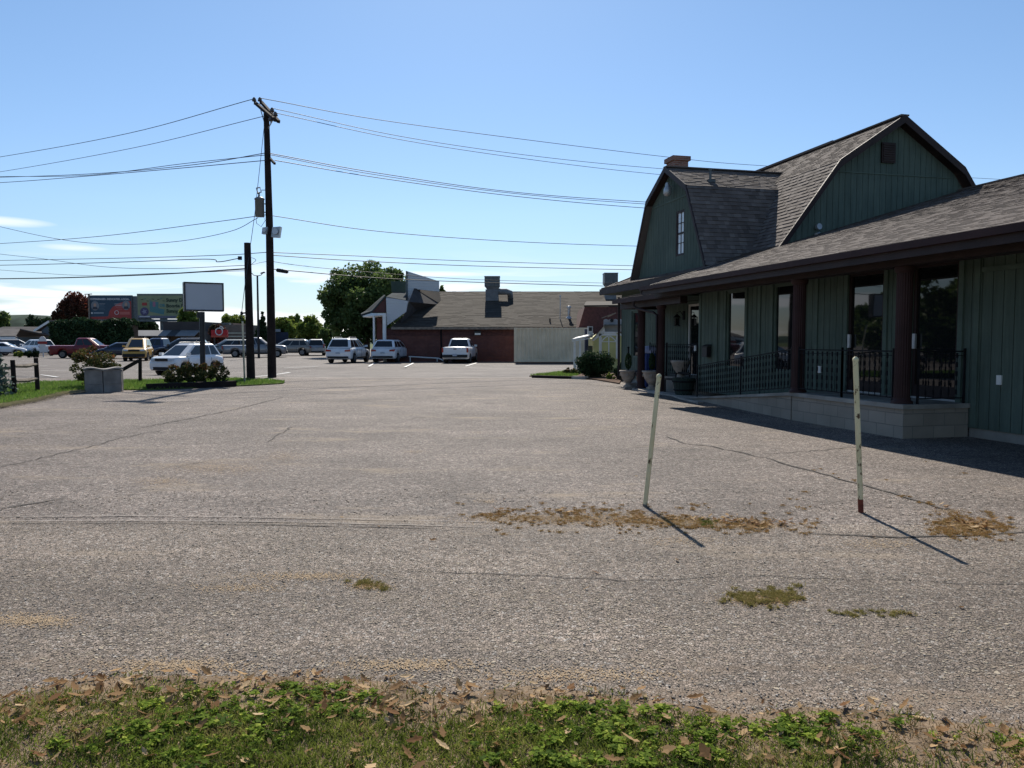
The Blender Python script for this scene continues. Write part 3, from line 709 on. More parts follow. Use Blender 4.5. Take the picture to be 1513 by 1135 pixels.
for _ in range(2200):
    cx=random.uniform(-2.7,2.8);e=edge_y(cx);cy=e-.12-abs(random.gauss(0,.45));r0=random.uniform(.006,.034);hue=random.random()**1.3;sz=random.choice((.5,.7,.9,1.5))
    if nz(cx,cy,1.5,31)+random.gauss(.05,.2)<0: continue
    for k in range(int(r0*420)):
        a=random.uniform(0,6.28);q=r0*math.sqrt(random.random());x=cx+q*math.cos(a);y=cy+q*math.sin(a)
        if 2.3<y<edge_y(x)-.05: g3.append((x,y,soilz(x,y),hue,sz))
mb=MB()
for (x,y,z,hue,sz) in g3:
    r=hue*.5;hz=random.uniform(.008,.035)
    for k in range(3):
        a=2.1*k+r*6;s=random.uniform(.0045,.011)*sz;cx,cy=x+math.cos(a)*s,y+math.sin(a)*s;zz=z+hz
        ca,sa=math.cos(a),math.sin(a)
        mb.face([(cx-ca*s,cy-sa*s,zz+random.uniform(-.004,.004)),(cx-sa*s*.8,cy+ca*s*.8,zz+random.uniform(-.006,.006)),(cx+ca*s,cy+sa*s,zz+random.uniform(-.004,.004)),(cx+sa*s*.8,cy-ca*s*.8,zz+random.uniform(-.006,.006))],0,min(1,r+random.random()**1.7*.75))
mb.build('clover_weeds',M['clover'],label='bright broad leaved weeds among the near grass',cat='weeds',kind='stuff')
def dry_leaf(mb,x,y,z,s,tilt=.6):
    a=random.uniform(0,6.28);tx,ty=random.uniform(-tilt,tilt),random.uniform(-tilt,tilt);curl=random.uniform(.1,.9)
    prof=[(-1,0),(-.55,.42),(-.25,.34),(.05,.62),(.3,.36),(.62,.34),(1.05,.02),(.62,-.34),(.3,-.36),(.05,-.62),(-.25,-.34),(-.55,-.42)]
    ca,sa=math.cos(a),math.sin(a);vs=[]
    def T(px,py):
        zz=curl*(py*py)*.6+px*px*curl*.25+px*tx+py*ty*.8
        px2=px;py2=py*(1-.3*curl);return (x+(ca*px2-sa*py2)*s,y+(sa*px2+ca*py2)*s,z+max(-.2,zz)*s+.25*s)
    k=len(prof);vs=[T(-1,0),T(-.5,0),T(.05,0),T(.6,0),T(1.05,0)]+[T(px*random.uniform(.85,1.1),py*random.uniform(.8,1.2)) for px,py in prof[1:6]]+[T(px*random.uniform(.85,1.1),py*random.uniform(.8,1.2)) for px,py in prof[7:12]]
    # spine 0..4, upper 5..9, lower 10..14 (from tip back)
    f=[(0,1,6,5),(1,2,7,6),(2,3,8,7),(3,4,9,8),(0,14,13,1),(1,13,12,2),(2,12,11,3),(3,11,10,4)]
    mb.add(vs,f,0,random.random())
mb=MB();cnt=0
while cnt<2000:
    x=random.uniform(-2.7,2.8);y=random.uniform(2.4,3.7);e=edge_y(x)
    if y>e+.05:continue
    d=e-y;pr=math.exp(-((d-.22)/.2)**2)*(.6+nz(x,y,1.3,20))+.26
    if random.random()<pr: dry_leaf(mb,x,y,soilz(x,y)+random.uniform(.0,.03),random.choice((.5,.7,1.,1.7))*random.uniform(.009,.023));cnt+=1
for (u,v,su,sv,k) in ((1130,776,60,6,55),(1440,777,30,9,40),(960,768,60,6,18),(860,762,60,8,14),(1395,752,20,4,6),(735,755,10,3,3),(1060,770,60,6,20)):
    for _ in range(k):
        g=G(u+random.gauss(0,su/2),v+random.gauss(0,sv/2));dry_leaf(mb,g[0],g[1],.012,random.uniform(.018,.042))
for (u,v) in ((710,625),(935,607),(505,766),(905,800),(640,800),(1290,795),(866,872),(745,740),(1185,690),(560,780),(880,848),(1420,900),(1345,910),(1030,765),(940,705),(1000,830)):
    g=G(u,v);dry_leaf(mb,g[0],g[1],.008,random.uniform(.015,.03))
mb.build('leaf_litter',M['leaf_dry'],label='curled brown fallen leaves scattered over grass and weeds',cat='leaves',kind='stuff')
# twigs and loose grit along the seam of soil and chip asphalt
mb=MB()
for _ in range(2600):
    x=random.uniform(-3,3);y=edge_y(x)+random.gauss(.05,.12)
    if random.random()<.5: y=random.uniform(3.3,6.5)
    s=random.uniform(.0015,.0038)*(1.4 if random.random()<.1 else 1);a=random.random()*3
    mb.rbox(x,y,.006,.006+s*1.1,s*2,s*1.5,a,0,random.random())
M['grit']=m_rnd('loose grit',(.10,.09,.08),(.30,.27,.24),.85,.2,0,0,(.5,.48,.45))
mb.build('gravel',M['grit'],label='loose grit and small stones on the driveway',cat='gravel',kind='stuff')
# stone chips exposed in the surface dressing of the driveway
N=110000;ys=np.sqrt(RNG.uniform(3.25**2,8.2**2,N));xs_=ys*RNG.uniform(-.86,.86,N)
keep=ys>np.interp(xs_,edX,edY)-.02;keep&=RNG.random(N)<np.clip(1.-.26*(ys-3.25),.06,1)*.75*np.array([.55+1.1*max(0,.5+nz(a,b*2.2,.8,6)) for a,b in zip(xs_,ys)]);xs_,ys=xs_[keep],ys[keep];N=len(xs_)
rad=RNG.choice([.0045,.006,.0075,.0105],N,p=[.35,.35,.22,.08])*RNG.uniform(.8,1.25,N);rot=RNG.uniform(0,6.28,N);K=6
ang=np.arange(K)*2*np.pi/K;rr_=rad[:,None]*RNG.uniform(.65,1.2,(N,K));el=RNG.uniform(.6,1.,N)[:,None]
lx=rr_*np.cos(ang);ly=rr_*np.sin(ang)*el;cx=np.cos(rot)[:,None];sn=np.sin(rot)[:,None]
px_=xs_[:,None]+cx*lx-sn*ly;py_=ys[:,None]+sn*lx+cx*ly
tilt=RNG.normal(0,.12,(N,2));pz_=.0058+rad[:,None]*.10+(px_-xs_[:,None])*tilt[:,:1]+(py_-ys[:,None])*tilt[:,1:]
top=np.stack([xs_+.2*(px_-xs_[:,None]).mean(1)*0+(px_-xs_[:,None])*0 if False else px_,py_,pz_],2)
base=np.stack([xs_[:,None]+(px_-xs_[:,None])*1.15,ys[:,None]+(py_-ys[:,None])*1.15,np.full_like(px_,.0035)],2)
V_=np.concatenate([top,base],1).reshape(-1,3);mb=MB();mb.v=V_.tolist()
F_=[]
for i in range(N):
    b=i*12;F_.append((b,b+1,b+2,b+3,b+4,b+5))
    F_.extend(((b+6,b+7,b+1,b),(b+7,b+8,b+2,b+1),(b+8,b+9,b+3,b+2),(b+9,b+10,b+4,b+3),(b+10,b+11,b+5,b+4),(b+11,b+6,b,b+5)))
mb.f=F_;mb.m=[0]*len(F_);mb.sm=[False]*len(F_);mb.r=np.repeat(RNG.random(N),7).tolist()
M['chips']=m_rnd('exposed stone chips',(.19,.155,.122),(.29,.24,.18),.8,.15,0,0,(.44,.375,.28),bs=300)
mb.build('stone_chips',M['chips'],label='pale stone chips bedded in the near driveway surface',cat='gravel',kind='stuff')
# weed patches in the asphalt
M['weedmat']=m_rnd('weed mat',(.15,.13,.04),(.32,.28,.09),.85,.1,0,.3,(.50,.38,.19))
def weed(name,label,pix,n,h,mat,lean=1.3,base=True,cat='weeds',soft=.9):
    us=[p[0] for p in pix];vs_=[p[1] for p in pix];pts=[]
    cu=sum(us)/len(us);cv=sum(vs_)/len(vs_);k=0
    nc=max(8,n//22);hu=max(us)-min(us);hv=max(vs_)-min(vs_)
    while nc:
        u=random.uniform(min(us)-.06*hu,max(us)+.06*hu);v=random.uniform(min(vs_)-.15*hv,max(vs_)+.15*hv)
        if not in_poly(pix,u,v) and random.random()>.12: continue
        if nz(u,v*3,.03,5)+random.gauss(.2,.3)<0: continue
        nc-=1;g=G(u,v);R_=random.choice((.012,.02,.03,.045))
        for _ in range(int(15+R_*1400)):
            a=random.uniform(0,6.28);q=R_*abs(random.gauss(0,.6));pts.append((g[0]+q*math.cos(a),g[1]+q*math.sin(a),.007))
    n=0
    while len(pts)<n and k<n*30:
        k+=1;u=random.uniform(min(us)-8,max(us)+8);v=random.uniform(min(vs_)-2,max(vs_)+2)
        if not in_poly(pix,u,v) and random.random()>.06: continue
        du=(u-cu)/(max(us)-min(us));dv=(v-cv)/(max(vs_)-min(vs_));
        if nz(u,v*3,.03,5)+nz(u,v*4,.13,9)*.9+random.gauss(.42,.25)-1.6*(du*du+dv*dv)<0: continue
        g=G(u,v);pts.append((g[0],g[1],.006))
    mb=MB();blades(mb,np.array(pts),h,.005,0,lean)
    mb.build(name,mat,label=label,cat=cat,kind='stuff')
weed('dry_weeds','rust coloured dry weeds at the foot of the leaning left post',[(700,762),(760,754),(840,750),(930,756),(1000,760),(1100,768),(1190,776),(1188,786),(1080,784),(950,780),(800,778),(720,776)],8000,.013,M['redweed'],2.4)
weed('dry_weeds','tan dry weeds and leaves by the rust stained right post',[(1366,776),(1400,765),(1440,762),(1480,774),(1492,786),(1460,796),(1410,795),(1375,788)],4200,.013,M['redweed'],2.4)
weed('weed_tuft','small green tuft growing in the cracked driveway left of centre',[(516,866),(540,860),(568,863),(566,870),(545,873),(522,871)],600,.014,M['weedmat'],2.2)
weed('weed_tuft','brown green weed mat in the driveway below the two posts',[(1074,878),(1110,871),(1150,871),(1190,882),(1186,893),(1150,900),(1100,897),(1082,888)],2300,.015,M['weedmat'],2.4)
weed('weed_tuft','green blades poking from the dry weeds between the posts',[(1025,772),(1045,768),(1060,772),(1060,779),(1030,780)],260,.02,M['olivetuft'],1.8)
weed('weed_tuft','flat straw coloured weeds right of the brown green weed mat',[(1212,904),(1260,904),(1340,906),(1348,914),(1300,913),(1225,910)],500,.012,M['weedmat'],2.2)
weed('weed_tuft','sparse dry weeds along the crack toward the right post',[(1180,690),(1215,694),(1380,744),(1420,757),(1405,756),(1350,742)],520,.012,M['redweed'],2.)
mb=MB()
for (u,v,su,sv,n) in ((320,692,75,9,2600),(240,712,40,6,900),(420,675,35,8,900),(612,668,14,2,200),(705,640,12,2,120),(45,918,60,9,900),(450,853,90,6,900),(350,870,60,6,400),(720,742,16,3,160),(1010,800,60,7,400),(1300,805,60,7,400),(735,768,60,6,900),(930,770,140,9,1700),(1430,780,45,10,900),(860,1000,120,10,700),(600,985,90,9,700),(260,985,90,9,700),(1130,885,50,9,500),(545,868,30,5,220)):
    for _ in range(int(n*1.2)):
        g=G(u+random.gauss(0,su*.6),v+random.gauss(0,sv*.6));s=random.uniform(.003,.009);a=random.uniform(0,3)
        z=.0085+random.uniform(0,.001);c_,s_=math.cos(a)*s,math.sin(a)*s
        mb.face([(g[0]-c_,g[1]-s_,z),(g[0]+s_*.5,g[1]-c_*.5,z),(g[0]+c_,g[1]+s_,z+.001),(g[0]-s_*.5,g[1]+c_*.5,z)])
M['dust']=m_rnd('dry dirt crumbs',(.30,.215,.13),(.46,.35,.23),.95,.05)
mb.build('dirt',M['dust'],label='dry tan dirt and plant crumbs drifted on the pavement',cat='dirt',kind='stuff')
mb=MB()
for (u,v,su,sv,n) in ((840,768,50,5,2400),(930,768,60,8,2600),(1010,773,60,5,2600),(1110,779,55,4,1900),(1430,779,35,9,3200),(780,767,30,4,600),(1400,757,25,3,500),(1130,888,50,8,900),(545,868,24,4,350)):
    for _ in range(n):
        g=G(u+random.gauss(0,su*.6),v+random.gauss(0,sv*.6));s=random.uniform(.003,.010);a=random.uniform(0,3);z=.009+random.uniform(0,.006)
        c_,s_=math.cos(a)*s,math.sin(a)*s
        mb.face([(g[0]-c_,g[1]-s_,z),(g[0]+s_*.3,g[1]-c_*.3,z),(g[0]+c_,g[1]+s_,z+random.uniform(-.002,.004)),(g[0]-s_*.3,g[1]+c_*.3,z)])
mb.build('dry_debris',M['redweed'],label='matted rust and straw coloured plant debris along the seam by the two posts',cat='debris',kind='stuff')
# lawn on the verges
def lawn_patch(name,label,pix,n,h,w,z,mat,world=None):
    P=world or [G(*p)[:2] for p in pix];xs=[p[0] for p in P];ys=[p[1] for p in P];pts=[];k=0
    while len(pts)<n and k<n*12:
        k+=1;x=random.uniform(min(xs),max(xs));y=random.uniform(min(ys),max(ys))
        if in_poly(P,x,y):pts.append((x,y,z))
    mb=MB();blades(mb,np.array(pts),h,w,0,.8);mb.build(name,mat,label=label,cat='grass',kind='stuff')
M['lawngrass']=m_rnd('mown lawn',(.09,.17,.03),(.17,.28,.05),.6,.3,0,.35,(.26,.30,.09))
lawn_patch('grass','mown green grass on the verge around the fence posts',[(-60,608),(0,600),(50,592),(92,582),(125,577.5),(217,577),(350,571.2),(385,569.5),(418,567.5),(421,565.5),(405,563),(350,560.5),(200,563.5),(115,565),(60,566),(0,573),(-60,577)],26000,.09,.022,.03,M['lawngrass'])
lawn_patch('grass','rough green grass in the bed before the yellow playhouse',[(783,556.6),(800,554.5),(825,552),(850,550),(862,552),(850,558),(787,556.8)],2600,.10,.025,.05,M['lawngrass'])
# pale flowering edge of the verge
mb=MB();P=[Vector(G(*p)) for p in ((-30,606),(0,602),(50,593.5),(92,583),(115,580))]
for _ in range(3500):
    i=random.randrange(len(P)-1);q=P[i].lerp(P[i+1],random.random());q=q+Vector((random.gauss(0,.15),random.gauss(0,.18),0))
    s=.02;mb.face([(q.x-s,q.y,.03),(q.x,q.y-s,.05),(q.x+s,q.y,.04+random.random()*.05),(q.x,q.y+s,.05)],0,.5+random.random()*.5)
M['palegrass']=m_rnd('bleached edge grass',(.25,.24,.12),(.55,.52,.38),.8,.1)
mb.build('bleached_grass',M['palegrass'],label='bleached pale edge of the left grass verge',cat='grass',kind='stuff')
# ---------------------------------------------------------------- posts in front
def post(name,label,ub,vb,ut,vt,r,dy,rustz,group):
    g=G(ub,vb);top=PY(ut,vt,g[1]+dy);t=thing(name,label,'post',g,group=group)
    g=Vector(g);tp=Vector(top);mb=MB()
    k=g.lerp(tp,rustz/ (tp-g).length)
    d=(tp-g).normalized();n=6
    mb.tube([k,tp-d*.02],r,14,0);mb.tube([tp-d*.03,tp-d*.012],[r*1.12,r*1.15],14,0);mb.tube([tp-d*.012,tp,tp+d*.012],[r*1.15,r*.95,r*.3],14,0)
    mb.build('pipe',M['postpaint'],t)
    mb=MB();mb.tube([g-d*.05,k],r*1.02,14,0);mb.build('rusty_base' if rustz>.06 else 'base',M['rust'] if rustz>.06 else M['greywood'],t)
def m_post():
    t=NT('chipped post paint');co=t.coord('Object',(1,1,.5))
    f=t.ramp(t.noise(co,26,6,.7),[(.57,0.),(.62,1.)])
    base=t.ramp(t.noise(co,5,4),[(.3,(.58,.50,.28)),(.7,(.74,.67,.44))])
    t.pbr(t.mix(f,base,(.10,.06,.03)),.6,t.bump(f,.4,.003),0,.3);return t.mat
M['postpaint']=m_post()
post('marker_post','leaning cream pipe post, the left one, standing in rusty weeds',953,748,974,554,.022,.0,.02,'cream pipe posts in the asphalt')
post('marker_post','upright cream pipe post with a red rusted foot, right of the leaning one',1272,757,1264,529,.024,-.0,.125,'cream pipe posts in the asphalt')
# ---------------------------------------------------------------- vehicles
def car(kind,label,X,Y,head,paint,L=4.7,Wd=1.9,Ht=1.72,z=0,hood=1.05,belt=1.08,rf=.32,scale=1.,cat='car',dark_trim=False,roofrack=False,name=None,plate=True,rimm=None):
    """x forward; builds body, greenhouse, glass, wheels, lights"""
    t=thing(name or ('parked_'+kind),label,cat,(X,Y,z),math.radians(head),group='vehicles parked on the far lot')
    t.scale=(scale,)*3
    hw=Wd/2;xf=L/2;xr=-L/2;wb=L*.29;R=.36;ax=[xf-.88,xr+.92 if kind!='pickup' else xr+1.18]
    # side profile of the lower body top
    if kind=='pickup': prof=[(xr,1.12),(xr+.05,1.15),(-.72,1.15),(-.70,belt),(.95,belt),(1.35,hood+.02),(xf-.35,hood-.05),(xf-.08,hood-.13),(xf,hood-.38)];gh=(-.72,1.45,-.55,.62)
    elif kind=='sedan': prof=[(xr,.72),(xr+.08,.98),(xr+.7,1.02),(-1.3,1.0),(.8,.97),(xf-.5,.80),(xf-.1,.70),(xf,.52)];gh=(-1.75,1.15,-1.0,.35)
    elif kind=='minivan': prof=[(xr,.80),(xr+.06,1.05),(-1.5,belt),(1.2,belt),(xf-.6,.98),(xf-.12,.82),(xf,.6)];gh=(xr+.06,1.75,xr+.40,.65)
    else: prof=[(xr,.72),(xr+.07,1.04),(-1.5,belt),(1.0,belt-.04),(xf-.5,hood-.10),(xf-.16,hood-.22),(xf,hood-.48)];gh=(xr+.12,1.42,xr+.55,.40)
    px=[p[0] for p in prof];pz=[p[1] for p in prof]
    xs=sorted(set([round(x,3) for x in np.arange(xr,xf+.01,.09)]+px))
    mb=MB();rings=[]
    for x in xs:
        zt=float(np.interp(x,px,pz));zb=.30
        e=min(1,(x-xr)/.28,(xf-x)/.38);e=max(0,e);ww=hw*(.86+.14*math.sqrt(max(0,e*(2-e))))
        if e<.3: zb=.34+.04*(1-e)
        for a in ax:
            if abs(x-a)<R+.07: zb=max(zb,R+math.sqrt(max(0,(R+.07)**2-(x-a)**2))-.0)
        zm=min(zt-.12,.62+.1);zb=min(zb,zt-.25)
        ring=[(0,zb),(ww*.93,zb),(ww*.985,max(zb+.02,zb+.08)),(ww,max(zm,zb+.1)),(ww*.985,zt-.10),(ww*.93,zt-.02),(ww*.80,zt+.005),(0,zt+.03)]
        rings.append([(x,y,zz) for y,zz in ring]+[(x,-y,zz) for y,zz in reversed(ring[1:-1])])
    n=len(rings[0]);vs=[p for r in rings for p in r]
    fs=[(i*n+j,i*n+(j+1)%n,(i+1)*n+(j+1)%n,(i+1)*n+j) for i in range(len(rings)-1) for j in range(n)]
    mb.add(vs,fs,0,.5,True);mb.add(rings[0],[tuple(range(n))],0,.5);mb.add(rings[-1],[tuple(range(n))],0,.5)
    # fender flares and bumper strips
    if dark_trim:
        for a in ax:
            for s in (-1,1):
                pts=[(a+(R+.1)*math.cos(q),s*(hw-.005),R+(R+.1)*math.sin(q)) for q in np.linspace(0,math.pi,12)];mb.tube(pts,.05,6,1)
    if dark_trim or kind=='pickup':
        mb.box(xr-.10,xr+.08,-hw*.94,hw*.94,.42,.62,1)
        mb.box(xf-.10,xf+.05,-hw*.9,hw*.9,.36,.62,1)
    else:
        mb.box(xr-.02,xr+.05,-hw*.80,hw*.80,.36,.50,1)
        mb.box(xf-.02,xf+.012,-hw*.60,hw*.60,.34,.52,1)
    for xd in ({'pickup':(1.05,.15,-.68),'sedan':(.95,-.05,-1.05)}.get(kind,(1.0,.02,-.95))):
        for s in (-1,1): mb.box(xd-.008,xd+.008,s*hw-.004,s*hw+.004,.42,belt-.13,1)
    for xd in (.12,-.85):
        for s in (-1,1): mb.box(xd,xd+.16,s*hw*.992-.012,s*hw*.992+.02,belt-.24,belt-.205,0)
    for s in (-1,1): mb.box(ax[1]+.5,ax[0]-.5,s*hw-.01,s*hw+.008,.32,.44,1)
    body=mb.build('body',[paint,M['black']],t,local=True)
    # greenhouse
    x0,x1,x2,x3=gh;zb=float(np.interp(x0+.1,px,pz))-.02;bz=belt-.03 if kind!='sedan' else .97
    bw=hw*.90;tw=hw*.70;zt=Ht
    def sec(f): # f 0..1 height -> corners
        return (x0+(x2-x0)*f,x1+(x3-x1)*f,bw+(tw-bw)*f,bz+(zt-.07-bz)*f)
    mb=MB();rg=[]
    for f in (0,.5,1):
        a,b,w,zz=sec(f);c=.10
        rg.append([(a,-w+c,zz),(a,w-c,zz),(a+c,w,zz),(b-c*2,w,zz),(b,w-c*2,zz),(b,-w+c*2,zz),(b-c*2,-w,zz),(a+c,-w,zz)])
    a,b,w,zz=sec(1);ins=.16
    rg.append([(a+ins,-w+.2,zt),(a+ins,w-.2,zt),(a+ins+.05,w-ins,zt),(b-ins-.2,w-ins,zt),(b-ins,w-.35,zt),(b-ins,-w+.35,zt),(b-ins-.2,-w+ins,zt),(a+ins+.05,-w+ins,zt)])
    n=8;vs=[p for r in rg for p in r];mb.add(vs,[(i*n+j,i*n+(j+1)%n,(i+1)*n+(j+1)%n,(i+1)*n+j) for i in range(3) for j in range(n)]+[tuple(range(3*n,4*n))],0,.5,False)
    cb_=mb.build('cabin',[paint],t,local=True);bv=cb_.modifiers.new('bevel','BEVEL');bv.width=.035;bv.segments=2;bv.limit_method='ANGLE';bv.angle_limit=.3
    # windows
    o=.008
    def sp(s,tx,f):
        a,b,w,zz=sec(f);c=.10;return (a+c+(b-3*c-a)*tx,s*(w+o),zz)
    nsplit={'pickup':[(.06,.42),(.47,.90)],'sedan':[(.12,.48),(.52,.93)],'minivan':[(.03,.30),(.33,.62),(.65,.93)]}.get(kind,[(.05,.27),(.30,.58),(.62,.93)])
    gl=M['glassdark']
    for s in (-1,1):
        for (p,q) in nsplit:
            mb=MB();qf=q;mb.face([sp(s,p,.10),sp(s,q,.10),sp(s,q if q<.9 else q-.02,.90),sp(s,p+.01,.90)])
            mb.build('side_window',gl,t,local=True)
    mb=MB()
    a0,b0,w0,z0=sec(.08);a1_,b1_,w1,z1=sec(.94)
    nx=o
    mb.face([(b0+nx+.004,-w0+.26,z0),(b0+nx+.004,w0-.26,z0),(b1_+nx+.004,w1-.24,z1),(b1_+nx+.004,-w1+.24,z1)]);mb.build('windscreen',gl,t,local=True)
    a0,b0,w0,z0=sec(.14);mb=MB()
    mb.face([(a0-nx-.004,-w0+.13,z0),(a0-nx-.004,w0-.13,z0),(a1_-nx-.004,w1-.12,z1),(a1_-nx-.004,-w1+.12,z1)]);mb.build('rear_window',gl,t,local=True)
    if roofrack:
        mb=MB()
        for s in (-1,1): mb.tube([(x2+.25,s*(tw-.14),zt+.02),(x2+.35,s*(tw-.14),zt+.07),(x3-.45,s*(tw-.14),zt+.07),(x3-.3,s*(tw-.14),zt+.02)],.022,6)
        mb.build('roof_rail',M['metalgrey'] if not dark_trim else M['black'],t,local=True)
    # wheels
    for a in ax:
        for s in (-1,1):
            mb=MB();mb.tube([(a,s*(hw-.24),R),(a,s*(hw-.02),R),(a,s*(hw+.0),R)],[R,R,R*.93],20);ty=mb.build('wheel',M['tyre'],t,local=True)
            mb=MB();mb.disc((a,s*(hw+.002),R),R*.62,(0,1,0),.02,18)
            for k in range(5):
                q=k*2*math.pi/5;mb.bar((a,s*(hw+.014),R),(a+math.cos(q)*R*.6,s*(hw+.014),R+math.sin(q)*R*.6),.05,.02,0)
            mb.build('rim',rimm or M['rim'],ty,local=True)
    # lights
    zl=float(np.interp(xr+.1,px,pz))
    for s in (-1,1):
        mb=MB()
        if kind=='pickup': mb.box(xr-.012,xr+.12,s*hw*.93-.06,s*hw*.93+.06,.78,1.10)
        elif kind=='minivan': mb.box(xr-.012,xr+.10,s*hw*.83-.07,s*hw*.83+.07,.85,1.22)
        else: mb.hexa([(xr-.012,s*hw*.52,.84),(xr-.012,s*hw*.93,.84),(xr+.25,s*hw*.985,.86),(xr+.25,s*hw*.55,.86),(xr-.012,s*hw*.55,.95),(xr-.012,s*hw*.90,.99),(xr+.25,s*hw*.98,1.0),(xr+.25,s*hw*.55,.98)])
        mb.build('tail_light',M['taillight'],t,local=True)
        mb=MB();zh=(hood if kind!='sedan' else .80)-.26
        mb.hexa([(xf-.16,s*hw*.50,zh-.08),(xf+.006,s*hw*.50,zh-.08),(xf-.01,s*hw*.80,zh-.08),(xf-.30,s*hw*.96,zh-.05),(xf-.22,s*hw*.50,zh+.07),(xf-.03,s*hw*.50,zh+.06),(xf-.08,s*hw*.80,zh+.07),(xf-.36,s*hw*.955,zh+.09)])
        mb.build('headlight',M['lens'],t,local=True)
        mb=MB();mb.box(x1-.45,x1-.30,s*(bw+.02)-.0 if s>0 else -(bw+.22),(bw+.22) if s>0 else -(bw+.02),bz+.05,bz+.20);mb.build('wing_mirror',paint,t,local=True)
    mb=MB();zh=(hood if kind!='sedan' else .80)-.26;mb.box(xf-.05,xf+.010,-hw*.45,hw*.45,zh-.10,zh+.05)
    mb.build('grille',M['black'],t,local=True)
    if plate:
        mb=MB();mb.box(xr-.118 if (kind=='pickup' or dark_trim) else xr-.026,xr-.02,-.155,.155,.52 if kind=='pickup' else .66,.67 if kind=='pickup' else .80);mb.build('licence_plate',M['plate'],t,local=True)
    if kind=='pickup':
        mb=MB();mb.box(xr-.016,xr-.0,-.11,.11,.99,1.05);mb.build('tailgate_handle',M['black'],t,local=True)
    return t
M['taillight']=m_basic('red lens',(.30,.012,.012),.15,.1,5,0,20,spec=.6)
M['lens']=m_basic('clear lens',(.55,.57,.6),.08,.1,5,0,20,spec=.8)
M['plate']=m_basic('plate',(.42,.46,.52),.4,.2,9,0,20)
pw=m_paint('white car paint',(.80,.81,.82));
car('suv','white sport utility with black rear bumper seen from behind, left of its twin',XY(507,55),55.2+1.7,83,pw,4.75,1.92,1.78,z=-.03,belt=1.12,roofrack=True)
car('suv','white crossover with red tail lights seen from behind beside the brick wall',XY(573,56.5),58.2,83,m_paint('pearl white paint',(.76,.77,.79)),4.7,1.88,1.68,z=-.03,belt=1.12)
car('pickup','white pickup truck with black bumper backed view beside the container',XY(678,55),56.9,85,m_paint('worn white paint',(.78,.79,.80),.3),5.3,1.9,1.78,z=-.03,hood=1.12,belt=1.14,cat='pickup truck')
car('suv','white sport utility behind the rose bushes, facing the camera',XY(279,42),41.8,252,pw,4.3,1.9,1.86,z=-.26,scale=.91,belt=1.16,hood=1.22,roofrack=True)
car('suv','boxy yellow off road vehicle with grey bumper and roof rails',XY(204,62),62,287,m_paint('yellow car paint',(.60,.36,.07)),4.4,1.86,1.92,z=-.03,scale=.94,belt=1.15,hood=1.18,dark_trim=True,roofrack=True)
car('pickup','red pickup truck parked side on before the tall hedge',XY(127,71),71,6,m_paint('red car paint',(.20,.008,.014),.25),5.7,1.95,1.86,z=-.03,hood=1.16,belt=1.16,cat='pickup truck')
car('sedan','dark blue sedan half hidden behind the yellow off road vehicle',XY(176,69),69,200,m_paint('navy sedan paint',(.02,.03,.06)),4.6,1.82,1.45,z=-.03,belt=1.0)
car('pickup','dark blue pickup truck right of the yellow off road vehicle',XY(236,72),72,178,m_paint('blue car paint',(.02,.035,.09)),5.5,1.95,1.85,z=-.03,hood=1.15,belt=1.15,cat='pickup truck')
car('suv','black sport utility parked behind the white one near the sign pole',XY(269,69),69,196,m_paint('black car paint',(.015,.015,.018)),4.8,1.92,1.80,z=-.03,belt=1.12,roofrack=True)
car('suv','grey green sport utility left of the silver pickup truck',XY(337,77),77,205,m_paint('grey green paint',(.20,.23,.23),.6,.3),4.6,1.86,1.72,z=-.03,belt=1.1)
car('pickup','silver pickup truck partly hidden by the two wooden poles',XY(377,74.5),74.5,14,m_paint('silver car paint',(.26,.26,.27),.6,.4),5.9,2.0,1.93,z=-.03,hood=1.18,belt=1.2,cat='pickup truck')
car('suv','tan sport utility right of the utility pole',XY(427,82),82,184,m_paint('tan car paint',(.30,.27,.23),.6,.3),4.9,1.9,1.72,z=-.03,belt=1.08,roofrack=True)
car('minivan','grey minivan seen from behind before the green shrubs',XY(466,84),84,106,m_paint('grey van paint',(.33,.34,.36),.6,.3),4.9,1.96,1.75,z=-.03,belt=1.05)
car('suv','dark sport utility parked in front of the left carport',XY(21,84),84,60,m_paint('charcoal paint',(.03,.03,.035)),4.6,1.86,1.75,z=-.03,belt=1.1)
car('suv','white sport utility glinting in the sun beside the left carport',XY(53,82),82,150,pw,4.6,1.86,1.72,z=-.03,belt=1.1)
car('sedan','white sedan at the far left behind the spruce',XY(5,80),80,20,pw,4.6,1.82,1.45,z=-.03,belt=1.0)
# ---------------------------------------------------------------- utility pole and wires
g=G(402,558);PX,PYY=g[0],g[1]
pole=thing('utility_pole','tall dark wooden utility pole with slanted crossarms and transformer','utility pole',(PX,PYY,-.03))
def pp(u,v,dy=0): return PY(u,v,PYY+dy)
mb=MB();mb.tube([(PX,PYY,-.1),pp(398,330),pp(393.5,168)],[.185,.15,.115],14);mb.build('pole_shaft',M['wood'],pole)
def crossarm(u0,v0,d0,u1,v1,d1,w=.11):
    mb=MB();mb.bar(pp(u0,v0,d0),pp(u1,v1,d1),w,w*1.1);return mb.build('crossarm',M['wood'],pole)
crossarm(377,152,1.2,407,178,-1.0);crossarm(386,151,1.35,412,180,-.85);crossarm(394,229,.3,406,242,-.6,.08)
mb=MB();mb.bar(pp(385,162,.4),pp(392,186,0),.03,.03);mb.build('brace',M['metalgrey'],pole)
mb=MB();mb.bar(pp(404,176,-.5),pp(395,192,0),.03,.03);mb.build('brace',M['metalgrey'],pole)
M['transgrey']=m_basic('grey transformer paint',(.16,.165,.17),.5,.15,3,.1,20)
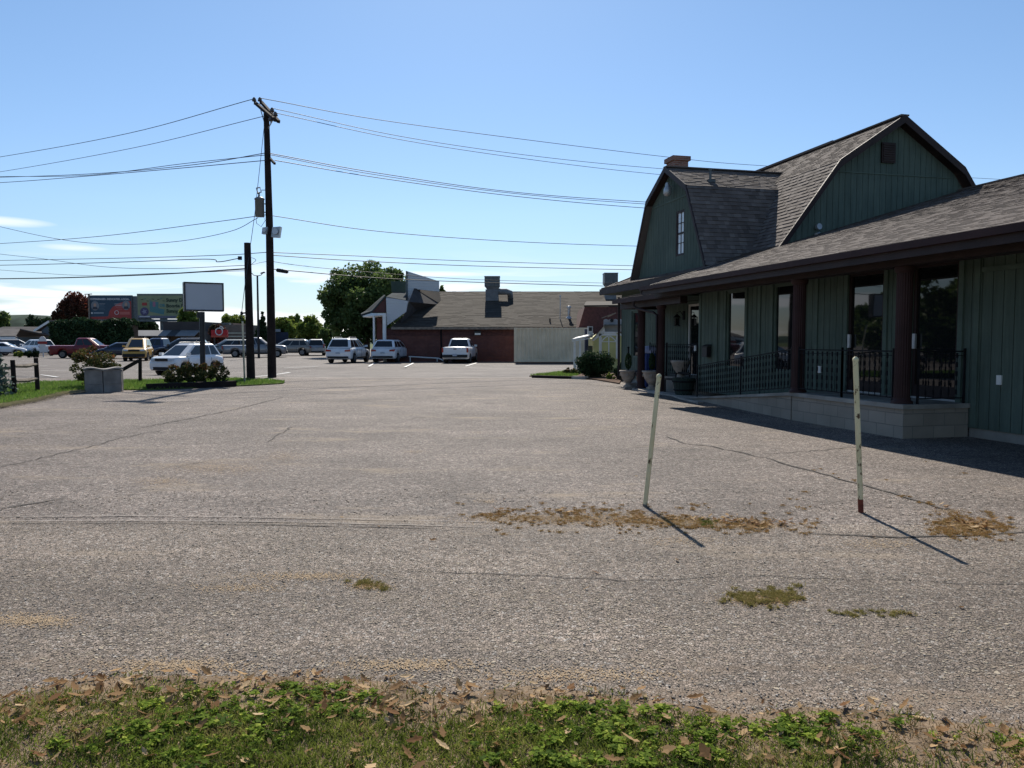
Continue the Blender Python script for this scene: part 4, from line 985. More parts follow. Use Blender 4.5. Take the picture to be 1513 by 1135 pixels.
def insul(u,v,dy):
    c=pp(u,v,dy);mb=MB();mb.lathe([(.02,-.22),(.02,-.1),(.09,-.08),(.10,-.04),(.06,-.02),(.09,.0),(.06,.05),(.03,.09)],c,12);return mb.build('insulator',M['porcelain'],pole)
for a in ((375.5,147,1.2),(384,147,1.3),(402,162.5,-.6),(407,168.5,-.8),(400,176,-.7)): insul(*a)
mb=MB();c=pp(385,307,.0);mb.lathe([(.05,-.42),(.19,-.40),(.19,.30),(.21,.31),(.21,.36),(.12,.42),(.03,.44)],(c[0],c[1]-.12,c[2]),16)
mb.lathe([(.03,0),(.05,.05),(.03,.1),(.05,.14),(.02,.22)],(c[0]-.02,c[1]-.12,c[2]+.42),8)
mb.bar((c[0],c[1]-.1,c[2]+.15),(c[0]+.4,c[1],c[2]+.15),.04,.04);mb.bar((c[0],c[1]-.1,c[2]-.2),(c[0]+.4,c[1],c[2]-.2),.04,.04);mb.build('transformer',M['transgrey'],pole)
mb=MB();q=[pp(379,278),pp(384,277),pp(386,284),pp(381,286),pp(379,278)];mb.tube(q,.03,6);mb.bar(pp(386,281),pp(396,281),.03,.03);mb.build('cutout_loop',M['metalgrey'],pole)
# flood lights
for (u,v,ang) in ((408.5,343,.5),(392,341,-1.9)):
    c=Vector(pp(u,v,-.15));mb=MB();s=.20 if u>400 else .13
    mb.hexa([tuple(c+Vector(d)) for d in ((-s,-.1,-s*1.1),(s*.7,-.16,-s*1.2),(s*.7,.1,-s*1.2),(-s,.1,-s*1.1),(-s*.8,-.05,s),(s,-.12,s*1.1),(s,.14,s*1.1),(-s*.8,.14,s))])
    mb.bar(tuple(c),pp(399,346,0),.05,.05);f=mb.build('flood_light',M['metalgrey'],pole)
    mb=MB();mb.disc(c+Vector((0,-.19,.0)),s*.6,(0.1,-1,.1),.02);mb.build('flood_lens',M['lens'],f)
# stub pole
g=G(371,562);t=thing('stub_pole','shorter dark wooden pole left of the tall utility pole','utility pole',g)
SPY=g[1]
mb=MB();mb.tube([(g[0],g[1],-.1),PY(368,460,SPY),PY(365.5,359,SPY)],[.17,.15,.13],12);mb.build('pole_shaft',M['wood'],t)
mb=MB();mb.bar(PY(357,381.5,SPY),PY(352,381.5,SPY),.10,.14);mb.build('cable_clamp',M['black'],t)
mb=MB();mb.bar(PY(357,463,SPY-.1),PY(367,462,SPY-.1),.05,.06);mb.disc(PY(357,463,SPY-.1),.07,(1,0,0),.06);mb.build('guy_bracket',M['iron'],t)
# guy wire
t=thing('guy_wire','thin guy wire with a pale guard running down beside the shorter pole','cable',G(361.5,569.5))
mb=MB();mb.tube([pp(391,180),pp(376,320),PY(362,420,SPY-1.5),PY(357,463,SPY-1.5),G(361.5,569.5)],.012,5);mb.build('wire',M['wire'],t)
mb=MB();mb.tube([PY(358.3,475,SPY-2.4),G(361.6,566)],.035,8);mb.build('guard',M['offwhite'],t)
WG='overhead wires'
def wire(label,pts,r=.012,name='overhead_wire'):
    # pts: (u,v,Y); smooth curve through them
    P=[Vector(PY(*p)) for p in pts];n=len(P);out=[]
    if n==2:
        for k in range(13):
            f=k/12;out.append(P[0].lerp(P[1],f))
    else:
        for i in range(n-1):
            p0=P[max(i-1,0)];p1=P[i];p2=P[i+1];p3=P[min(i+2,n-1)]
            if i==0:p0=p1*2-p2
            if i==n-2:p3=p2*2-p1
            for k in range(8):
                f=k/8;out.append(.5*((2*p1)+(p2-p0)*f+(2*p0-5*p1+4*p2-p3)*f*f+(3*p1-p0-3*p2+p3)*f**3))
        out.append(P[-1])
    mb=MB();mb.tube(out,r,5);o=out[0]
    return mb.build(name,M['wire'],origin=tuple(o),label=label,cat='power cable',group=WG)
Y0=PYY
wire('highest power line left of the utility pole top',[(375.5,146,Y0+1.2),(190,197,Y0+8),(0,232,Y0+16),(-200,262,Y0+24)],.016)
wire('second highest power line left of the pole, ending under the crossarm',[(389,172,Y0),(200,218,Y0+8),(0,254,Y0+16),(-200,283,Y0+24)],.014)
wire('third line left of the pole, upper of the close trio',[(393,226,Y0),(290,243,Y0+5),(150,256,Y0+11),(0,262,Y0+17),(-200,266,Y0+25)],.018)
wire('middle line of the close trio left of the pole',[(393,229,Y0),(270,242,Y0+5),(130,259,Y0+11),(0,261,Y0+17),(-200,262,Y0+25)],.016)
wire('lowest line of the close trio left of the pole',[(393,237,Y0),(250,250,Y0+5),(120,261,Y0+11),(0,270,Y0+17),(-200,281,Y0+25)],.018)
wire('single cable leaving the pole below the transformer to the left',[(393,317.5,Y0),(310,329,Y0+4),(150,349,Y0+11),(0,360,Y0+17),(-200,371,Y0+25)],.016)
wire('sagging cable that dips left of the pole and rises to the frame edge',[(381,322,Y0),(340,342,Y0+3),(260,357,Y0+6),(170,361,Y0+9),(90,354,Y0+12),(0,335,Y0+16),(-120,305,Y0+22)],.014)
wire('twisted aerial cable high above the signs on the left',[(393,373,Y0),(330,377,Y0+3),(200,381,Y0+9),(0,385,Y0+16),(-200,388,Y0+25)],.016)
wire('cable below the twisted one ending at the clamp on the short pole',[(354,381.5,SPY),(322,387,SPY+2),(300,383,SPY+3),(160,388,SPY+9),(0,392,SPY+16),(-200,395,SPY+24)],.018)
wire('thick communication cable just above the blank sign on the left',[(366,397,SPY),(240,405,SPY+6),(110,410,SPY+11),(0,412,SPY+16),(-200,414,SPY+24)],.03)
wire('thin cable crossing down from the upper left edge behind the signs',[(366,392,SPY),(240,397,SPY+6),(150,394,SPY+10),(60,382,SPY+14),(0,375.5,SPY+17),(-150,358,SPY+24)],.012)
wire('lowest thin cable left of the short pole',[(366,400,SPY),(240,404,SPY+6),(120,407,SPY+11),(0,399,SPY+16),(-150,388,SPY+24)],.01)
wire('highest power line right of the pole passing behind the chimney',[(384,145,Y0+1.3),(600,183,Y0+6),(985,232,Y0+16),(1150,246.5,Y0+21),(1513,267,Y0+32),(1700,276,Y0+38)],.016)
wire('upper of two lines right of the crossarm',[(402,160,Y0-.6),(600,203,Y0+4),(800,232,Y0+9),(985,250,Y0+14),(1200,264,Y0+20)],.014)
wire('lower of two lines right of the crossarm',[(407,167,Y0-.8),(600,208,Y0+4),(800,238,Y0+9),(985,259,Y0+14),(1200,276,Y0+20)],.014)
wire('upper line of the close trio right of the pole',[(395,226,Y0),(560,256,Y0+4),(760,284,Y0+9),(960,299,Y0+14),(1200,312,Y0+20)],.018)
wire('middle line of the close trio right of the pole',[(395,228,Y0),(560,259,Y0+4),(760,286,Y0+9),(960,302,Y0+14),(1200,315,Y0+20)],.016)
wire('lowest line of the close trio right of the pole',[(406,237,Y0-.6),(560,263,Y0+4),(760,290,Y0+9),(960,308,Y0+14),(1200,322,Y0+20)],.018)
wire('single cable right of the pole below the flood lights level',[(397,318,Y0),(560,342,Y0+4),(760,357,Y0+9),(950,364,Y0+14),(1150,368,Y0+19)],.016)
wire('twisted aerial cable above the brick building roof',[(399,373,Y0),(520,378,Y0+4),(700,386,Y0+8),(945,393,Y0+15),(1150,397,Y0+20)],.016)
wire('cable just below the twisted one above the brick building',[(399,377,Y0),(520,385,Y0+4),(700,393,Y0+8),(945,399,Y0+15),(1150,403,Y0+20)],.018)
wire('lower cable passing in front of the large tree top',[(400,386,Y0),(440,392,Y0+1),(520,400,Y0+4),(700,413,Y0+8),(920,419,Y0+15)],.012)
wire('lowest thick cable carrying the black splice case',[(400,397.5,Y0),(440,401,Y0+1),(560,411,Y0+5),(700,417,Y0+8),(900,423,Y0+14)],.02)
wire('loop of slack cable between the two poles',[(366,379,SPY),(378,384,SPY+1),(372,391,SPY+1),(385,388,SPY+2),(398,386,Y0)],.01)
o=MB();a=PY(408,399.3,Y0-.02);b=PY(426,401.6,Y0-.02);o.tube([a,(a[0]+.05,a[1],a[2]),(b[0]-.05,b[1],b[2]),b],[.04,.085,.085,.04],10);o.build('splice_case',M['black'],origin=a,label='black splice case hanging on the lowest cable right of the pole',cat='splice case')
mb=MB()
q=[pp(381,322),pp(377,300),pp(379,330),pp(386,335),pp(392,326),pp(388,318)];mb.tube(q,.012,5);mb.build('jumper_wire',M['wire'],pole)
# ---------------------------------------------------------------- left verge furniture
def fpost(u,v,vt,r=.085,lean=0):
    g=G(u,v);top=PY(u+lean,vt,g[1]);mb=MB();mb.tube([(g[0],g[1],-.1),top],[r,r*.92],8,smooth=False);return mb,g
mb,g=fpost(22,585,532,.068,-3.5);t=thing('rail_fence','short split rail fence of two dark posts and two warped rails','fence',g)
mb.build('fence_post',M['wood'],t);mb,g2=fpost(56,580,529,.068,-3);mb.build('fence_post',M['wood'],t)
for (u0,v0,u1,v1) in ((21,541,54,538),(23,563,55,559)):
    a=PY(u0,v0,g[1]);b=PY(u1,v1,g2[1]);mb=MB();c=Vector(a).lerp(Vector(b),.5)+Vector((0,0,-.03));mb.tube([a,tuple(c),b],[.05,.06,.05],6,smooth=False);mb.build('rail',M['greywood'],t)
a=PY(19,543.5,g[1]);b=PY(-60,548,g[1]-.5)
mb=MB();mb.tube([a,b],.05,6);mb.build('rail',M['greywood'],t)
mb,g=fpost(207,566,528,.07,0);t=thing('fence_post','lone dark fence post with a fallen slanting rail behind the stone planter','fence post',g);mb.build('post',M['wood'],t)
mb=MB();mb.bar(PY(205,533,g[1]),PY(180,547,g[1]-.3),.07,.13);mb.build('fallen_rail',M['wood'],t)
# stone clad box
c0=Vector(G(126,580.5));c1=Vector(G(193,577.5));c1.y=c0.y+.55;L=(c1-c0).length;u_=(c1-c0).normalized();n_=Vector((-u_.y,u_.x,0))
t=thing('stone_planter','low box of grey stone slabs with a wavy cap beside a reddish shrub','planter',tuple(c0))
hgt=.72
M['slab']=m_basic('grey stone slab',(.23,.215,.20),.85,.35,2.2,.6,30,c2=(.31,.29,.27))
def cp(s,d,z): p=c0+u_*s+n_*d;return (p.x,p.y,z)
for (s0,s1,z0,z1,o) in ((0,L*.46,0,.24,.0),(L*.465,L*.93,0,.25,.015),(0,L*.455,.245,hgt-.03,.01),(L*.46,L*.93,.255,hgt-.03,0)):
    mb=MB();mb.hexa([cp(s0+.008,o,z0),cp(s1-.008,o,z0),cp(s1-.008,.6,z0),cp(s0+.008,.6,z0),cp(s0+.008,o,z1),cp(s1-.008,o,z1),cp(s1-.008,.6,z1),cp(s0+.008,.6,z1)]);mb.build('slab_panel',M['slab'],t)
mb=MB();mb.hexa([cp(L*.935,.05,0),cp(L*1.0,.25,0),cp(L*1.0,.75,0),cp(L*.935,.75,0),cp(L*.935,.05,hgt-.04),cp(L*1.0,.25,hgt-.04),cp(L*1.0,.75,hgt-.04),cp(L*.935,.75,hgt-.04)]);mb.build('slab_panel',M['concrete'],t)
mb=MB();top=[];N=16
for i in range(N+1):
    f=i/N;zz=hgt+.02+.035*math.sin(f*9)*(1-.3*f);top.append((f*L*1.01-.02,zz))
for (s0,z0),(s1,z1) in zip(top,top[1:]): mb.hexa([cp(s0,-.04,z0-.05),cp(s1,-.04,z1-.05),cp(s1,.72,z1-.05),cp(s0,.72,z0-.05),cp(s0,-.04,z0),cp(s1,-.04,z1),cp(s1,.72,z1),cp(s0,.72,z0)])
mb.build('cap_slab',M['slab'],t)
def bush(name,label,u,vb,wpx,vt,leaf,n=2500,size=.07,blobs=14,seed=3,Yo=0,group=None,stems=5,topbias=True,depth=.8,rs=(.14,.32)):
    g=G(u,vb);Y=g[1]+Yo;zt=ZY(vt,Y);R=wpx/2*Y/F;t=thing(name,label,'shrub',(g[0],Y,0),group=group)
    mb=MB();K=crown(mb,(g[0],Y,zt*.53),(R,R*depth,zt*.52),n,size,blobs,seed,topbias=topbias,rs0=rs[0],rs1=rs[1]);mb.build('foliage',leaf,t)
    mb=MB();
    for k in K[:max(5,stems)]: mb.tube([(g[0]+random.uniform(-.1,.1),Y,0),(g[0]*.5+k[0]*.5,Y*.5+k[1]*.5,k[2]*.6),tuple(k)],[.025,.015,.006],5)
    mb.build('stem',M['bark'],t);return t
bush('nandina_shrub','reddish green shrub behind the grey stone planter',127,575.5,76,516,M['leaf_mixed'],3600,.055,20,5,.6)
for i,(u,w,vt,lab) in enumerate(((242,34,540,'leftmost rose bush in the timber bed'),(262,32,536,'rose bush second from the left under the blank sign'),(284,34,537,'rose bush beside the blank sign pole, left of it'),(309,32,536,'rightmost rose bush, just right of the blank sign pole'))):
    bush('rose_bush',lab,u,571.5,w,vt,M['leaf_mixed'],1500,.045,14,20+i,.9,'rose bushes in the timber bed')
a=G(217,576.5);b=G(348,571.2)
mb=MB();mb.bar((a[0],a[1],.10),(b[0],b[1],.10),.20,.2);mb.build('landscape_timber',M['blacktimber'] if 'blacktimber' in M else M['wood'],origin=a,label='long dark landscape timber edging the rose bed',cat='timber')
# blue spruce at the frame edge
t=thing('blue_spruce','blue green spruce at the left edge beside the rail fence','tree',(G(-14,588)[0],G(-14,588)[1],0))
g=G(-14,588);mb=MB();zt=ZY(497,g[1])
for k in range(2600):
    f=random.random()**.8;r=.78*(1-f)+.06;a=random.uniform(0,6.28);rr=r*math.sqrt(random.random())*(.8+.2*math.sin(a*7+f*30))
    z=.05+f*(zt-.05)-.10*rr;mb_c=np.array([[g[0]+math.cos(a)*rr,g[1]+math.sin(a)*rr,z]])
    leaf_quads(mb,mb_c,.07,0,None,.3)
mb.build('crown',M['spruce'],t);mb=MB();mb.tube([(g[0],g[1],0),(g[0],g[1],zt*.9)],[.07,.01],6);mb.build('trunk',M['bark'],t)
# blank sign
g=G(300,567);SY=g[1];t=thing('pole_sign','blank grey lightbox sign in a black frame on a single pole','sign',g)
mb=MB();mb.tube([(g[0],g[1],-.1),PY(298.5,461,SY)],.095,12);mb.build('sign_pole',M['blackmetal'],t)
A_=Vector(PY(271.5,416,SY-.35));B_=Vector(PY(330.5,418.5,SY+.30));C_=Vector(PY(271.5,459,SY-.35));D_=Vector(PY(330.5,460.5,SY+.30))
C_.x,C_.y=A_.x,A_.y;D_.x,D_.y=B_.x,B_.y
zt=(A_.z+B_.z)/2;zb=(C_.z+D_.z)/2
n_=Vector((B_.y-A_.y,-(B_.x-A_.x),0)).normalized()  # toward camera
u_=Vector((B_.x-A_.x,B_.y-A_.y,0)).normalized();LL=(Vector((B_.x-A_.x,B_.y-A_.y,0))).length
def sgn(s,z,o): p=Vector((A_.x,A_.y,0))+u_*s+n_*o;return (p.x,p.y,z)
def sbox(mb,s0,s1,z0,z1,o0,o1,m=0): mb.hexa([sgn(s0,z0,o0),sgn(s1,z0,o0),sgn(s1,z0,o1),sgn(s0,z0,o1),sgn(s0,z1,o0),sgn(s1,z1,o0),sgn(s1,z1,o1),sgn(s0,z1,o1)],m)
mb=MB();fw=.05
for q in ((0,fw,zb,zt),(LL-fw,LL,zb,zt),(fw,LL-fw,zb,zb+fw),(fw,LL-fw,zt-fw,zt)): sbox(mb,*q,-.5,.0)
sbox(mb,fw,LL-fw,zb+fw,zt-fw,-.5,-.45);mb.build('frame',M['blackmetal'],t)
mb=MB();sbox(mb,fw,LL-fw,zb+fw,zt-fw,-.06,-.02);mb.build('sign_face',M['signface'],t)
mb=MB();mb.tube([PY(296,461,SY),PY(296.5,470,SY)],.13,10);mb.build('collar',M['blackmetal'],t)
# parking lot lamp
LY=70;X=XY(382,LY);t=thing('lot_lamp','double headed parking lot lamp on a slim dark pole','street lamp',(X,LY,0))
mb=MB();mb.tube([(X,LY,-.05),(X,LY,ZY(407,LY))],[.12,.08],8);mb.build('lamp_pole',M['blackmetal'],t)
for s in (-1,1):
    mb=MB();mb.tube([(X,LY,ZY(408,LY)),(X+s*.35,LY,ZY(406.5,LY)),(X+s*.5,LY,ZY(403.5,LY))],.035,6);mb.build('arm',M['blackmetal'],t)
    mb=MB();mb.hexa([(X+s*.45-.15,LY-.15,ZY(404.5,LY)),(X+s*.45+.25*s,LY-.15,ZY(403.2,LY)),(X+s*.45+.25*s,LY+.15,ZY(403.2,LY)),(X+s*.45-.15,LY+.15,ZY(404.5,LY)),(X+s*.45-.1,LY-.12,ZY(403,LY)),(X+s*.45+.2*s,LY-.12,ZY(401.6,LY)),(X+s*.45+.2*s,LY+.12,ZY(401.6,LY)),(X+s*.45-.1,LY+.12,ZY(403,LY))]);mb.build('lamp_head',M['blackmetal'],t)
# ---------------------------------------------------------------- flat panel helper (facing the camera side, -Y)
def text(body,x,y,z,size,mat,parent,name='lettering',align='LEFT',ext=.01,bold=0.0,loc_parent=None):
    c=bpy.data.curves.new(name,'FONT');c.body=body;c.size=size;c.extrude=ext;c.align_x=align;c.offset=bold;c.resolution_u=2
    tmp=bpy.data.objects.new(name+'_outline',c);COL.objects.link(tmp);dg=bpy.context.evaluated_depsgraph_get()
    me=bpy.data.meshes.new_from_object(tmp.evaluated_get(dg));bpy.data.objects.remove(tmp);me.materials.clear();me.materials.append(mat)
    o=bpy.data.objects.new(name,me);COL.objects.link(o)
    chain=Vector((0,0,0));p=parent
    while p is not None: chain+=p.location;p=p.parent
    o.parent=parent;o.location=(x-chain.x,y-chain.y,z-chain.z);o.rotation_euler=(math.pi/2,0,0)
    return o
def flat(name,pts,y,th,mat,parent,z_is_world=True):
    mb=MB();mb.prism([(x,y,z) for x,z in pts],(0,th,0));return mb.build(name,mat,parent)
def ell(cx,cz,rx,rz,n=20): return [(cx+rx*math.cos(2*math.pi*i/n),cz+rz*math.sin(2*math.pi*i/n)) for i in range(n)]
mc=lambda n,c,r=.5:m_basic(n,c,r,.08,2,0,20)
navy=mc('navy print',(.02,.055,.09));redp=mc('red print',(.33,.04,.035));wh=mc('white print',(.55,.56,.57));skin=mc('skin print',(.38,.24,.18));suit=mc('dark suit print',(.03,.035,.05))
# billboard structure at Y=118: two faces side by side on one pole
BY=118.
def bx(u):return XY(u,BY,455)
def bz(v):return ZY(v,BY)
t=thing('billboard','navy and red billboard reading EXPERIENCED. DEDICATED. LOCAL. above the hedge','billboard',(bx(163),BY,0))
x0,x1,z0,z1=bx(132),bx(194),bz(473.5),bz(437.5);W_=x1-x0;H_=z1-z0
mb=MB();mb.box(x0-.12,x1+.12,BY+.05,BY+.35,z0-.12,z1+.12);mb.box(x1+.16,x1+.75,BY+.2,BY+.6,z0-.3,z1+.0);mb.build('frame',M['metaldark'],t)
pn=flat('poster',[(x0,z0),(x1,z0),(x1,z1),(x0,z1)],BY,.04,navy,t)
def q(fx,fz):return (x0+W_*fx,z0+H_*fz)
flat('red_panel',[q(0,0),q(1,0),q(1,.78)]+[q(.45+.55*(1-math.cos(a)),.18+.62*math.sin(a)) for a in (math.pi/2,1.2,.9,.6,.3,0)]+[q(.42,.16),q(0,.14)],BY-.02,.015,redp,t)
text('EXPERIENCED. DEDICATED. LOCAL.',*[(q(.5,.84)[0]),BY-.03,q(.5,.84)[1]],.37,wh,t,align='CENTER',bold=.014)
for cx,cz in ((.14,.60),(.88,.62)):
    c=q(cx,cz);f=flat('portrait',ell(c[0],c[1],.62,.72),BY-.04,.01,mc('portrait backdrop',(.16,.18,.20)),t)
    flat('shoulders',[(c[0]-.42,c[1]-.55),(c[0]+.42,c[1]-.55),(c[0]+.3,c[1]-.2),(c[0],c[1]-.1),(c[0]-.3,c[1]-.2)],BY-.055,.008,suit,f)
    flat('head',ell(c[0],c[1]+.12,.21,.29,14),BY-.07,.008,skin,f)
for k in range(5):
    a=q(.24,.68-.06*k);b=q(.38-.02*(k%2),.70-.06*k-.03);flat('text_line',[a,(b[0],a[1]),b,(a[0],b[1])],BY-.03,.01,wh if k==0 else mc('pale blue print',(.14,.22,.28)),t)
for k in range(4):
    a=q(.60+.02*k,.68-.07*k);b=q(.78,.70-.07*k-.035);flat('text_line',[a,(b[0],a[1]),b,(a[0],b[1])],BY-.03,.01,wh if k<2 else mc('pink print',(.42,.16,.15)),t)
c=q(.06,.30);flat('emblem',ell(c[0],c[1],.14,.14,12),BY-.03,.01,wh,t);a=q(.10,.33);b=q(.34,.28);flat('text_line',[a,(b[0],a[1]),b,(a[0],b[1])],BY-.03,.01,mc('grey print',(.25,.3,.34)),t)
c=q(.65,.32);mb=MB()
for i in range(16):
    a=2*math.pi*i/16;b=2*math.pi*(i+1)/16;mb.bar((c[0]+.3*math.cos(a),BY-.03,c[1]+.3*math.sin(a)),(c[0]+.3*math.cos(b),BY-.03,c[1]+.3*math.sin(b)),.02,.07)
mb.build('emblem',wh,t);a=q(.73,.35);b=q(.96,.24);flat('text_line',[a,(b[0],a[1]),b,(a[0],b[1])],BY-.03,.01,mc('salmon print',(.45,.12,.10)),t)
mb=MB();mb.tube([(bx(132.3),BY-.1,0),(bx(132.3),BY-.1,bz(435))],.14,8);mb.bar((bx(126),BY-.1,bz(435)),(bx(137),BY-.1,bz(434.6)),.1,.12);mb.build('support_post',M['greywood'],t)
t=thing('billboard','pale green billboard with blue and purple artwork on a steel monopole','billboard',(bx(238),BY,0))
x0,x1,z0,z1=bx(203.5),bx(269.5),bz(470),bz(436.5);W_=x1-x0;H_=z1-z0
mb=MB();mb.box(x0-.1,x1+.1,BY+.05,BY+.35,z0-.1,z1+.25);mb.box(x1+.12,x1+.7,BY+.25,BY+.7,z0,z1-.6);mb.build('frame',M['metaldark'],t)
flat('poster',[(x0,z0),(x1,z0),(x1,z1),(x0,z1)],BY,.04,m_basic('pale green print',(.22,.26,.14),.5,.15,.8,0,20,c2=(.27,.29,.17)),t)
teal=mc('teal print',(.07,.19,.20));purp=mc('purple print',(.07,.06,.13));ink=mc('ink print',(.03,.05,.03))
flat('artwork',[q(.27,.28),q(.58,.15),q(.60,.38),q(.46,.44),q(.47,.70),q(.27,.74)],BY-.02,.015,teal,t)
flat('artwork',[q(.34,.5),q(.40,.5),q(.40,.72),q(.34,.72)],BY-.035,.01,mc('pink art print',(.30,.14,.20)),t)
c=q(.15,.28);f=flat('emblem',ell(c[0],c[1],.66,.66),BY-.03,.01,purp,t)
flat('emblem_star',[(c[0]+(.45 if i%2 else .2)*math.cos(i*math.pi/5),c[1]+(.45 if i%2 else .2)*math.sin(i*math.pi/5)) for i in range(10)],BY-.04,.008,mc('lilac print',(.22,.22,.32)),f)
flat('banner',[q(.10,.55),q(.21,.55),q(.21,.68),q(.10,.68)],BY-.03,.01,redp,t)
flat('strip',[q(0,0),q(1,0),q(1,.09),q(0,.12)],BY-.03,.01,mc('grey violet print',(.13,.13,.18)),t)
flat('strip',[q(.04,.05),q(.27,.05),q(.27,.09),q(.04,.09)],BY-.045,.01,wh,t)
for s,fz in (('Sunny Day',.72),('Boogie Day',.47),('Sunny Day',.24)): text(s,q(.64,fz)[0],BY-.03,q(.64,fz)[1],.74,ink,t,bold=.03)
text('OR',q(.49,.50)[0],BY-.03,q(.49,.50)[1],.6,teal,t,bold=.03)
text('T2',q(.9,.02)[0],BY-.05,q(.9,.02)[1],.55,suit,t,bold=.02)
for k in range(9):
    a=q(.08+.06*k,.80+.05*math.sin(k*2.1));mb=MB();mb.bar((a[0],BY-.03,a[1]),(a[0]+.35,BY-.03,a[1]+.12*math.cos(k)),.02,.09);mb.build('bunting',teal if k%2 else ink,t)
mb=MB();mb.box(x0-7.2,x1+.3,BY-.3,BY+.0,z0-.55,z0-.2);mb.build('catwalk',M['metaldark'],t)
mb=MB();mb.tube([(bx(238),BY+.8,0),(bx(238),BY+.8,z0+.5)],.55,14);mb.build('monopole',M['metaldark'],t)
# ---------------------------------------------------------------- hedge, trees, hill
mb=MB();HY=92;xa,xb=XY(73,HY),XY(195,HY);zt=ZY(476,HY)
rng=np.random.default_rng(4);N=12000
P=np.stack([rng.uniform(xa,xb,N),HY+rng.uniform(0,2.2,N)**1.0,rng.uniform(0,1,N)],1)
top=zt+.18*np.sin(P[:,0]*1.3)+.12*np.sin(P[:,0]*3.1);front=rng.random(N)<.6
P[:,2]*=top;P[front,1]=HY+rng.normal(0,.18,front.sum())+.25*np.sin(P[front,0]*2.+P[front,2]*2);sel=~front;P[sel,2]=top[sel]+rng.normal(0,.12,sel.sum())
leaf_quads(mb,P,.20,0,rng=rng);mb2=MB();mb2.box(xa+.2,xb-.2,HY+.4,HY+2,0,zt-.35)
t=thing('hedge','long tall clipped dark hedge behind the red pickup truck','hedge',((xa+xb)/2,HY,0));mb.build('foliage',M['leaf_dark'],t);mb2.build('inner_branches',M['bark'],t)
TG='trees beyond the far lot'
tree('broadleaf_tree','large dark broadleaf tree beside the brick building portico',541,505,128,389,76,M['leaf_green'],26000,.19,44,11,.38,bottom=1.2,group=TG)
tree('broadleaf_tree','tree crown rising just behind the white false front',588,505,60,397,86,M['leaf_green'],4500,.24,14,12,.25,bottom=3,group=TG)
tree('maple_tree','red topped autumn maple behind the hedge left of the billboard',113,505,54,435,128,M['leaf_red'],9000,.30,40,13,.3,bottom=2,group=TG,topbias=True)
tree('maple_tree','low red and green branch mass at the left foot of the autumn maple',90,505,24,457,124,M['leaf_red'],1400,.36,8,33,.2,bottom=2,group=TG)
tree('evergreen_tree','dark rounded evergreen left of the autumn maple, beside the house gable',56,505,42,466,135,M['leaf_dark'],3200,.36,24,14,.3,bottom=1.5,group=TG)
tree('evergreen_tree','dark evergreen at the extreme left edge above the low houses',0,505,30,460,120,M['leaf_green'],2200,.40,10,15,.3,bottom=1.5,group=TG)
tree('evergreen_tree','dark green tree mass under the pale green billboard',216,505,52,468,126,M['leaf_dark'],2600,.4,12,16,.3,bottom=1,group=TG)
tree('broadleaf_tree','leafy crown showing between the pale billboard and the blank sign',281,505,36,455,112,M['leaf_yellow'],3600,.3,26,17,.25,bottom=2.5,group=TG)
tree('maple_tree','small red leaved tree left of the red circular sign',322,507,26,478,96,M['leaf_red'],2600,.22,22,18,.15,bottom=.6,group=TG)
tree('broadleaf_tree','tips of distant trees above the tan storefront roof',346,505,40,463,138,M['leaf_yellow'],3600,.34,26,19,.2,bottom=2,group=TG)
tree('conifer_tree','pointed dark conifer between the two wooden poles',389,507,30,460,112,M['leaf_dark'],6500,.24,44,20,.2,bottom=.5,shape='cone',group=TG)
tree('broadleaf_tree','yellow green tree just right of the utility pole',421,507,44,470,118,M['leaf_yellow'],3800,.3,24,21,.25,bottom=.6,group=TG)
tree('broadleaf_tree','tall thin yellowing tree poking above the shrubs right of the pole',437,507,26,464,120,M['leaf_yellow'],2200,.3,20,22,.2,bottom=1.5,group=TG)
tree('broadleaf_tree','bright yellow green rounded tree behind the tan sport utility',460,508,46,468,108,M['leaf_yellow'],4600,.27,26,23,.25,bottom=.3,group=TG)
tree('broadleaf_tree','dark green rounded tree behind the grey minivan',487,508,34,476,104,M['leaf_green'],2000,.32,10,24,.25,bottom=.3,group=TG)
tree('broadleaf_tree','small tree top peeking over the brick building roof right of the false front',655,508,20,421,92,M['leaf_green'],900,.26,7,25,.2,bottom=4,group=TG)
# trees beyond the left frame, seen mirrored in the shop windows
for i,(x,y,r,h,lab) in enumerate(((-35,40,11,8.6,'tall broad tree off to the left, mirrored in the nearer shop door'),(-43,49,12,6.0,'low broad tree off to the left, mirrored in the farther shop door'),(-51,58,12,5.6,'farthest low tree off to the left beside the road bend'),(-31,29,9,7.2,'middle tree off to the left between the hedge and the tall one'),(-30,17,8,6.0,'shorter tree off to the left behind the low hedge'))):
    tree('broadleaf_tree',lab,0,0,r,0,y,M['leaf_green'],5000,.32,20,50+i,.3,bottom=.3,group='trees across the side road',x=x,ztop=h)
mb=MB();rng=np.random.default_rng(9);N=7000;P=np.stack([-24+rng.normal(0,.35,N),rng.uniform(-8,29,N),rng.uniform(0,1.5,N)],1);leaf_quads(mb,P,.16,0,rng=rng)
t=thing('hedge','low hedge across the side road at far left, mirrored in the shop doors','hedge',(-24,10,0));mb.build('foliage',M['leaf_green'],t);mb=MB();mb.box(-24.3,-23.7,-7.8,28.8,-.1,1.2);mb.build('inner_branches',M['bark'],t)
